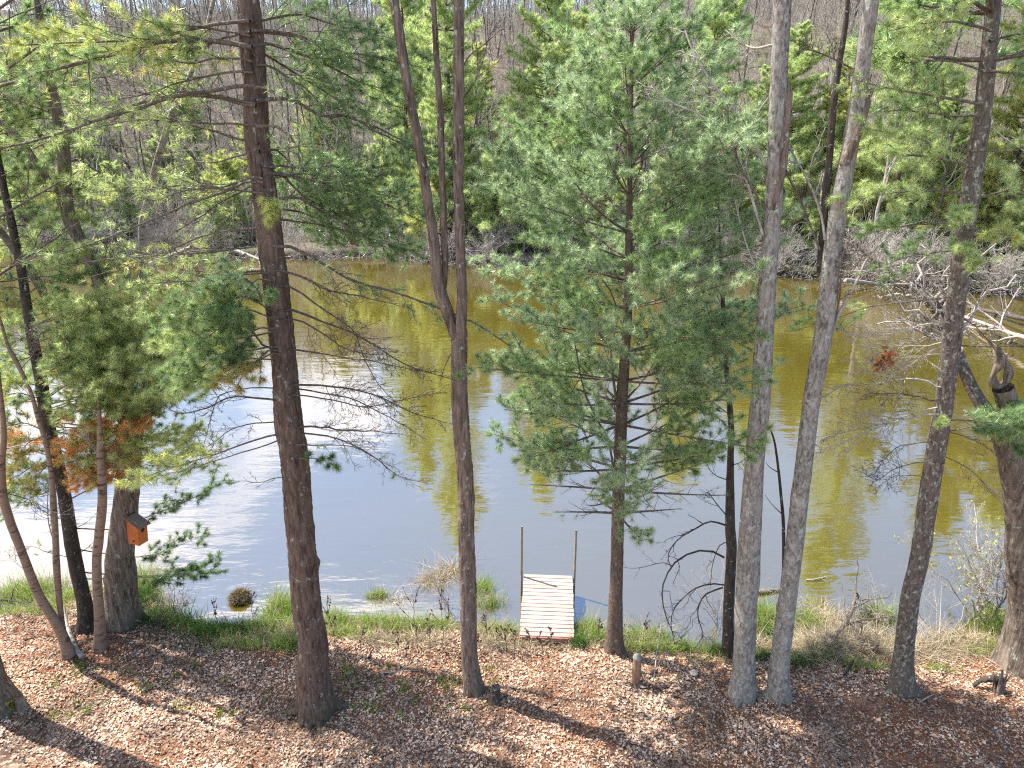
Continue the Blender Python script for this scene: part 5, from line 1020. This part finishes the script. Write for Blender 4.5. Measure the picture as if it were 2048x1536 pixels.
def shrubs():
    Y = [(.36, .38, .06), (.42, .42, .10), (.28, .32, .06)]
    shrub(hit(1955, 1236), 2.8, 9, 'pale bare bush dotted with yellow-green buds at the right shore', 'pale_twig', 3, spread=.36, r=.022, buds=(.22, .045, Y), lf=.44, per=(11, 7, 5))
    shrub(hit(1990, 1240), 2.2, 4, 'darker upright bush stems against the gnarled tree at the right shore', 'limb', 4, spread=.2, r=.02, buds=(.08, .035, Y), lf=.4)
    shrub(hit(1925, 1265), 2.0, 2, 'two thin brown upright shoots left of the budding bush', 'limb', 14, spread=.05, r=.012, lf=.28, per=(5, 3, 2))
    shrub(hit(1760, 1275), 1.3, 6, 'low whitish twig bush just left of the lichen-spotted pine', 'pale_twig', 5, spread=.5, r=.012, buds=(.06, .02, Y))
    shrub(hit(1895, 1280), 1.9, 4, 'arching pale shrub leaning left over the water right of the lichen-spotted pine', 'pale_twig', 6, spread=.5, r=.014)
    shrub(hit(900, 1225), 1.5, 6, 'pale dry bush behind the forked trunk at the water', 'pale_twig', 7, spread=.35, r=.009, buds=(.25, .02, [(.5, .42, .3), (.42, .33, .22)]))
    shrub(hit(975, 1232), 1.1, 4, 'thin pale twiggy bush between the forked trunk and the dock', 'pale_twig', 8, spread=.4, r=.008, buds=(.15, .018, [(.5, .42, .3)]))
    shrub(hit(1295, 1275), 1.0, 5, 'low pale dead twigs right of the young pine at the water', 'pale_twig', 9, spread=.6, r=.010)
    shrub(hit(1440, 1260), 1.9, 5, 'white twig bush behind the thin blackish tree', 'pale_twig', 10, spread=.45, r=.012)
    shrub(hit(1560, 1235), 1.3, 4, 'pale bush seen between the paired grey trunks at the water', 'pale_twig', 11, spread=.4, r=.010)
    shrub(hit(350, 1250), 1.3, 5, 'dark thin twiggy bush with small seeds right of the nest box oak', 'dead_limb', 12, spread=.4, r=.009, buds=(.12, .022, [(.08, .05, .035), (.14, .09, .06)]))
    shrub(hit(300, 1265), .6, 9, 'low tangle of brown brambles at the foot of the nest box oak', 'dead_limb', 13, spread=.8, r=.006, buds=(.2, .03, [(.25, .16, .1), (.35, .24, .16)]))
    shrub(hit(1680, 1300), .7, 10, 'low tangle of pale brush over the dry grass left of the lichen-spotted pine', 'pale_twig', 15, spread=.9, r=.008)
    shrub(hit(1865, 1295), .6, 9, 'low pale brush in dry grass right of the lichen-spotted pine', 'pale_twig', 16, spread=.9, r=.007)
litter(); grass(); weeds(); shrubs()
# ------------------------------------------------------------------ far bank: trees, shrubs, logs, wooded hill
REFS = [(285, 'white birch'), (545, 'red-brown pine'), (905, 'forked trunk'), (1256, 'young pine'), (1540, 'left grey trunk'), (1660, 'right grey trunk'), (1930, 'lichen-spotted pine')]
NUM = ['first', 'second', 'third', 'fourth', 'fifth', 'sixth', 'seventh', 'eighth', 'ninth', 'tenth', 'eleventh', 'twelfth', 'thirteenth', 'fourteenth', 'fifteenth', 'sixteenth', 'seventeenth', 'eighteenth', 'nineteenth', 'twentieth'] + ['%d-th' % i for i in range(21, 60)]
def gap(u):
    g = sum(u > r[0] for r in REFS)
    if g == 0: return 'left of the ' + REFS[0][1]
    if g == len(REFS): return 'right of the ' + REFS[-1][1]
    if g == 5: return 'between the paired grey trunks'
    return 'between ' + REFS[g - 1][1] + ' and ' + REFS[g][1]
def far_pos(u, e):
    """point e metres behind the far shore along the view line through column u"""
    a = (u - 1024) / FPX; y = 60.0
    for _ in range(12):
        x = a * (y * math.cos(PITCH) + (CAM[2] - 1) * math.sin(PITCH)); y = float(yfar(np.array([x]))[0]) + e
    return np.array([x, y, gz(x, y)])
def pine_proto(name, seed, H, base, pal, rad, gapz, nb, mats=('far_dark_bark', 'far_needle'), nk=15, nl=.40, nw=.016, per=6, dens=.95):
    rng = np.random.default_rng(seed); t = thing(name, (0, 0, 0), 'x', 'pine tree'); mb = MB()
    z = np.linspace(-.3, H, 24); P = np.stack([.12 * np.sin(z * .4 + seed), .12 * np.cos(z * .3), z], 1); R = np.interp(z, [0, H], [H * .011 + .05, .02]); V, F = tubes(P[None], R[None], 9); mb.add(V, F); mb.build('trunk', M[mats[0]], t)
    mb = MB(); PP = []; RR = []; zz = H * base
    while zz < H - .15:
        f = (zz - H * base) / (H * (1 - base)); a0 = rng.uniform(0, 6.28)
        for j in range(nb):
            if rng.random() < .12: continue
            a = a0 + j * 6.28 / nb + rng.normal(0, .35); L = rad * np.interp(f, [0, .15, .45, .8, 1], [.65, .95, 1, .62, .12]) * rng.uniform(.45, 1.25); el = np.interp(f, [0, .5, 1], [-.05, .15, .8]) + rng.normal(0, .08); s = np.linspace(0, 1, 6)[:, None]
            PP.append(np.array([0, 0, zz + rng.normal(0, .1)]) + np.array([math.cos(a), math.sin(a), el]) * L * s + np.array([0, 0, .12 * L]) * s ** 2); RR.append(np.linspace(.05, .012, 6) * H / 20)
        zz += gapz * rng.uniform(.75, 1.25)
    P = np.array(PP); R = np.array(RR); V, F = tubes(P, R, 4); mb.add(V, F, 0)
    Ln = np.linalg.norm(P[:, -1] - P[:, 0], axis=1); g = kids(P, R, np.maximum(2, Ln * per).astype(int), .25, .99, (35, 70), flat=.75, up=.08, rng=rng)
    T = curves(g[0], g[1], Ln[g[2]] * .34 * rng.uniform(.5, 1.1, len(g[0])) * (1.15 - .6 * g[3]), np.array([[0, 0, .12]]) + rng.normal(0, .1, (len(g[0]), 3)), 4, .02, rng)
    for Q, n_, a in ((T, 7, .1), (P, 6, .45)):
        c, dd = pts_on(Q, n_, a, 1, rng); c = c[rng.random(len(c)) < dens]; needles(mb, c, nz(rng.normal(0, .6, (len(c), 3)) + [0, 0, .5]), nl, nk, nw, pal, 1, 1.0, rng)
    mb.build('crown', [M[mats[0]], M[mats[1]]], t); return t
def bare_proto(name, seed, H, m, lv=4, r=None, per=(11, 6, 4, 3), up=.25, fork=True, lf=.42, rmin=.006, crown0=.3, tw='far_bark'):
    rng = np.random.default_rng(seed); t = thing(name, (0, 0, 0), 'x', 'tree'); mb = MB(); r = r or H * .010 + .02; z = np.linspace(-.3, H, 14)
    P = np.stack([np.cumsum(rng.normal(0, .10, 14)) * H / 14, np.cumsum(rng.normal(0, .10, 14)) * H / 14, z], 1); P[:, :2] -= P[0, :2]; R = np.linspace(r, r * .18, 14); V, F = tubes(P[None], R[None], 8); mb.add(V, F); mb.build('trunk', M[m], t)
    mb = MB(); bare_limb(mb, P[None], R[None], lv, per, (25, 55), lf, up, rmin, seed, crown0, .035); mb.build('crown', M[tw], t); return t
placed = []
def put(proto, P, rz, s, kind, adj, group, noun, first):
    o = proto if first else dup(proto, P, rz, s)
    if first: o.location = Vector([float(x) for x in P]); o.rotation_euler = (0, 0, rz); o.scale = (s, s, s) if np.isscalar(s) else s
    o['group'] = group; P = np.asarray(P); d = P - CAM; u = 1024 + FPX * np.dot(d, RIGHT) / np.dot(d, FWD); placed.append((kind, u, o, adj, noun)); return o

def far_bank():
    rng = np.random.default_rng(91)
    # tall pines
    tall = [pine_proto('pine_tree', 1, 28, .10, 'bright', 4.6, .85, 6), pine_proto('pine_tree', 2, 28, .16, 'bright', 4.2, .9, 6), pine_proto('pine_tree', 3, 26, .08, 'yellow', 4.4, .8, 6)]
    used = set()
    for (u, e, h, k) in [(905, 5, 33, 1), (825, 9, 29, 0), (1090, 5, 26, 0), (1150, 16, 21, 2), (1390, 6, 24, 1), (1495, 11, 16, 0), (1545, 6, 19, 0), (1640, 8, 16, 2), (1760, 4, 33, 1), (1850, 10, 14, 0), (1985, 5, 25, 2), (2120, 6, 22, 1), (660, 22, 17, 2), (395, 26, 17, 0), (215, 14, 17, 1), (60, 9, 18, 0), (-120, 7, 20, 2), (2260, 8, 26, 0), (-330, 9, 22, 1), (1290, 34, 17, 1), (960, 28, 17, 2)]:
        P = far_pos(u, e); H = 28 if k < 2 else 26; put(tall[k], P, rng.uniform(0, 6), (min(.9, h / H + .15) * .9, min(.9, h / H + .15) * .9, h / H), 'tall_' + 'abc'[k], ('tall bright green pine', 'tall dark green pine', 'tall yellowish pine')[k], 'tall pines on the far bank', 'pine', k not in used); used.add(k)
    small = [pine_proto('young_pine', 11, 8, .03, 'bright', 2.5, .5, 6, nk=12, nl=.36, nw=.012, per=8), pine_proto('young_pine', 12, 8, .03, 'bright', 2.3, .52, 6, nk=12, nl=.36, nw=.012, per=8), pine_proto('young_pine', 13, 8, .03, 'yellow', 2.6, .5, 6, nk=12, nl=.36, nw=.012, per=8)]
    used = set(); L = [(1010, 3, 9, 0), (960, 6, 8, 1), (1050, 7, 11, 0), (860, 3, 8, 2), (930, 10, 10, 1), (1000, 14, 9, 0), (640, 6, 6, 1), (700, 9, 8, 0), (610, 12, 6, 1), (740, 4, 7, 2), (760, 14, 9, 1), (560, 16, 8, 0), (480, 5, 6, 1), (430, 3, 5, 0), (465, 10, 8, 2), (400, 16, 7, 1), (340, 20, 8, 0), (250, 5, 7, 0), (180, 3, 6, 1), (120, 6, 8, 2), (60, 3, 7, 0), (-20, 5, 8, 1), (1330, 8, 8, 2), (1430, 12, 7, 1), (1470, 5, 5, 0), (1590, 4, 9, 0), (1630, 6, 11, 1), (1610, 14, 10, 0), (1700, 6, 9, 2), (1720, 12, 10, 0), (1800, 5, 8, 1), (1850, 13, 9, 0), (1890, 4, 7, 2), (1960, 8, 9, 1), (2010, 3, 6, 0), (2050, 10, 10, 1), (1180, 5, 8, 2), (1250, 10, 8, 0), (1110, 9, 9, 1), (520, 26, 9, 2), (820, 18, 10, 0)]
    for (u, e, h, k) in L: put(small[k], far_pos(u, e), rng.uniform(0, 6), h / 8 * rng.uniform(.9, 1.1), 'small_' + 'abc'[k], ('young bright green pine', 'young pale green pine', 'young yellow-green pine')[k], 'young pines on the far bank', 'pine', k not in used); used.add(k)
    # bare trees near the far shore
    bare = [bare_proto('bare_tree', 21, 15, 'far_bark'), bare_proto('bare_tree', 22, 17, 'far_dark_bark', up=.3), bare_proto('bare_tree', 23, 13, 'far_bark', crown0=.2, lf=.5), bare_proto('bare_tree', 24, 19, 'far_dark_bark', up=.35, crown0=.4)]
    used = set()
    for i in range(72):
        u = -150 + 2380 * (i + rng.random()) / 72; k = int(rng.integers(0, 4)); e = rng.uniform(1.5, 26); P = far_pos(u, e)
        put(bare[k], P, rng.uniform(0, 6), rng.uniform(.7, 1.15), 'bare_' + 'abcd'[k], ('pale leafless tree', 'dark-stemmed leafless tree', 'low spreading leafless tree', 'tall dark leafless tree')[k], 'bare trees on the far bank', 'tree', k not in used); used.add(k)
    # two black leaning trunks, left
    for i, (p, lab) in enumerate([([(440, 420), (425, 375), (395, 325), (360, 285), (330, 250)], 'blackish leaning trunk on the far bank left of the big red-brown pine'), ([(300, 400), (280, 370), (255, 330), (225, 290)], 'grey leaning trunk on the far bank behind the white-barked birch')]):
        B = far_pos(p[0][0], 14 + 4 * i); W = smooth_path([B - [0, 0, .4]] + [at_y(u, v, B[1]) for u, v in p], 16); mb = MB(); V, F = tubes(W[None], np.linspace(.30, .12, 16)[None], 9); mb.add(V, F); t = thing('leaning_tree', B, lab, 'tree'); mb.build('trunk', M['far_dark_bark'], t)
        mb = MB(); bare_limb(mb, W[None], np.linspace(.2, .1, 16)[None], 3, (8, 6, 4), seed=i, rmin=.008, t0=.5); mb.build('crown', M['far_bark'], t)
    # shrubs overhanging the water
    def sh_proto(seed, h, n, m, sp, per=(7, 6, 4)):
        r_ = np.random.default_rng(seed); t = thing('bare_shrub', (0, 0, 0), 'x', 'shrub'); mb = MB(); d = nz(np.stack([r_.normal(0, sp, n), r_.normal(-.35, sp, n), np.ones(n)], 1)); P = curves(r_.normal(0, .25, (n, 3)) * [1, 1, 0], d, h * r_.uniform(.6, 1.1, n), np.stack([r_.normal(0, .2, n), r_.normal(-.2, .2, n), r_.normal(-.3, .2, n)], 1), 8, .03, r_); R = taper(np.full(n, .035), 8, .3); V, F = tubes(P, R, 5); mb.add(V, F); bare_limb(mb, P, R, 3, per, lf=.45, seed=seed, rmin=.008, wig=.05); mb.build('stem', M[m], t); return t
    sp = [sh_proto(31, 4.5, 10, 'far_pale', .5), sh_proto(32, 3.5, 11, 'far_bark', .6), sh_proto(33, 5.5, 9, 'far_pale', .4)]; used = set()
    US = list(rng.uniform(1480, 2150, 40)) + list(rng.uniform(560, 1000, 12)) + list(rng.uniform(1280, 1480, 7)) + list(rng.uniform(-50, 520, 16))
    for i, u in enumerate(US):
        k = i % 3; e = rng.uniform(-.1, 4) if u > 1480 else rng.uniform(.2, 3); put(sp[k], far_pos(u, e), rng.normal(0, .5), rng.uniform(.6, 1.1), 'shrub_' + 'abc'[k], ('pale twiggy shrub', 'grey tangled shrub', 'tall pale shrub')[k], 'bare shrubs overhanging the far shore', 'shrub', k not in used); used.add(k)
    # logs
    def log(pts, r, lab, m, z=.2, bra=0, seed=0):
        W = smooth_path(np.array([at_z(u, v, zz) for u, v, zz in pts]), 14); mb = MB(); R = r * np.linspace(1, .6, 14); V, F = tubes(W[None], R[None], 9); V += (fbm(V * 3, seed) - .5)[:, None] * r * .4; mb.add(V, F)
        mb.add(np.concatenate([V[:9], [V[:9].mean(0)]]), [[i, (i + 1) % 9, 9] for i in range(9)])
        if bra: bare_limb(mb, W[None], R[None], 3, (bra, 6, 4), lf=.4, seed=seed, rmin=.009, up=.1)
        tag(mb.build('fallen_log', M[m], origin=W[0]), lab, 'log')
    log([(300, 528, .05), (340, 512, .9), (382, 494, 1.9)], .22, 'pale straight log sloping into the far water right of the white-barked birch', 'pale_twig')
    log([(470, 500, .9), (510, 515, .5), (540, 528, .1)], .16, 'pale leaning log on the far shore just left of the big red-brown pine', 'pale_twig', seed=2, bra=5)
    log([(1690, 560, .9), (1740, 566, .4), (1770, 571, .1)], .18, 'pale broken log at the far waterline right of the right grey trunk', 'pale_twig', seed=5, bra=3)
    log([(2060, 640, .5), (1990, 625, .3), (1930, 612, .2)], .16, 'dark log lying in the water right of the lichen-spotted pine', 'far_dark_bark', seed=6, bra=5)
    log([(2090, 690, .8), (1990, 655, .5), (1920, 630, .2)], .14, 'whitish fallen limb over the water at the right edge', 'pale_twig', seed=7, bra=12)
    # hanging roots and debris on the cut bank
    mb = MB(); n = 2600; r_ = np.random.default_rng(6); x = r_.uniform(-60, 60, n); y = yfar(x) + r_.normal(.1, .35, n); pos = np.stack([x, y, np.maximum(ground_z(x, y), 0) + .05], 1); d = nz(np.stack([r_.normal(0, .7, n), r_.normal(-.5, .5, n), r_.normal(.2, .5, n)], 1)); P = curves(pos, d, r_.uniform(.4, 1.6, n), r_.normal(0, .3, (n, 3)), 4, .05, r_); V, F = tubes(P, np.full((n, 4), .018), 3); mb.add(V, F)
    tag(mb.build('bank_brush', M['far_pale']), 'tangle of dead twigs and roots along the far cut bank', 'brush', kind='stuff')
    mb = MB(); n = 9000; x = r_.uniform(-75, 75, n); e = r_.random(n) ** 1.6 * 14 + .4; y = yfar(x) + e; k = fbm(np.stack([x * .12, y * .12, 0 * x], -1), 33) > .5; x, y = x[k], y[k]; n = len(x); blades(mb, np.stack([x, y, ground_z(x, y)], 1), nz(np.stack([r_.normal(0, .5, n), r_.normal(0, .5, n), np.ones(n)], 1)), r_.uniform(.3, .9, n), .03, [(.16, .24, .05), (.25, .30, .08), (.4, .34, .2), (.30, .22, .13)], r_, .6)
    tag(mb.build('far_grass', M['grass']), 'grass and low green growth on the far bank', 'grass', kind='stuff')
    # wooded hill behind: one mass
    mb = MB(); r_ = np.random.default_rng(8); n = 1500; x = r_.uniform(-170, 170, n); e = 14 + 190 * r_.random(n) ** 1.2; y = yfar(x) + e; z = ground_z(x, y); H = r_.uniform(9, 17, n) + 6 * sstep(e, 110, 180)
    o = np.stack([x, y, z - .3], 1); d = nz(np.stack([r_.normal(0, .08, n), r_.normal(0, .08, n), np.ones(n)], 1)); P = curves(o, d, H, r_.normal(0, .05, (n, 3)), 7, .01, r_); R = taper(H * .011, 7, .25); V, F = tubes(P, R, 5); mb.add(V, F, (0))
    g = kids(P, R, 13, .2, .97, (25, 55), flat=.1, up=.3, rng=r_); T = curves(g[0], g[1], H[g[2]] * .26 * r_.uniform(.5, 1.1, len(g[0])) * (1.2 - .7 * g[3]), r_.normal(0, .15, (len(g[0]), 3)) + [0, 0, .1], 4, .03, r_); V, F = tubes(T, taper(np.full(len(T), .035), 4, .4), 3); mb.add(V, F, 1)
    L1 = H[g[2]]; g2 = kids(T, taper(np.full(len(T), .02), 4), 9, .15, .98, (25, 60), flat=.1, up=.2, rng=r_); T2 = curves(g2[0], g2[1], L1[g2[2]] * .10 * r_.uniform(.5, 1.2, len(g2[0])), r_.normal(0, .2, (len(g2[0]), 3)), 2, 0, r_); V, F = tubes(T2, np.full((len(T2), 2), .022), 3); mb.add(V, F, 1)
    tag(mb.build('hillside_wood', [M['far_dark_bark'], M['far_bark']]), 'grey leafless woodland covering the hillside behind the far bank', 'woodland', kind='stuff')
    mb = MB(); n = 34000; x = r_.uniform(-130, 130, n); e = 4 + 185 * r_.random(n) ** 1.6; y = yfar(x) + e; H = r_.uniform(1.5, 6, n); P = curves(np.stack([x, y, ground_z(x, y) - .2], 1), nz(np.stack([r_.normal(0, .25, n), r_.normal(0, .25, n), np.ones(n)], 1)), H, r_.normal(0, .12, (n, 3)), 4, .02, r_); R = taper(H * .006 + .014, 4, .5); V, F = tubes(P, R, 3); mb.add(V, F)
    g = kids(P, R, 6, .15, .95, (20, 55), flat=.1, up=.2, rng=r_); T = curves(g[0], g[1], H[g[2]] * .34 * r_.uniform(.5, 1.1, len(g[0])), r_.normal(0, .2, (len(g[0]), 3)), 2, 0, r_); V, F = tubes(T, np.full((len(T), 2), .016), 3); mb.add(V, F)
    tag(mb.build('hillside_brush', M['far_bark']), 'grey leafless brush covering the slope behind the far bank', 'brush', kind='stuff')
    # labels
    seen = {}
    for kind, u, o, adj, noun in placed: seen.setdefault((kind, gap(u)), []).append((u, o, adj))
    for (kind, g), L in seen.items():
        L.sort(key=lambda q: q[0])
        for i, (u, o, adj) in enumerate(L): o['label'] = (NUM[i] + ' ' + adj + ' from left, far bank, ' if len(L) > 1 else adj + ' on the far bank, ') + g
far_bank()
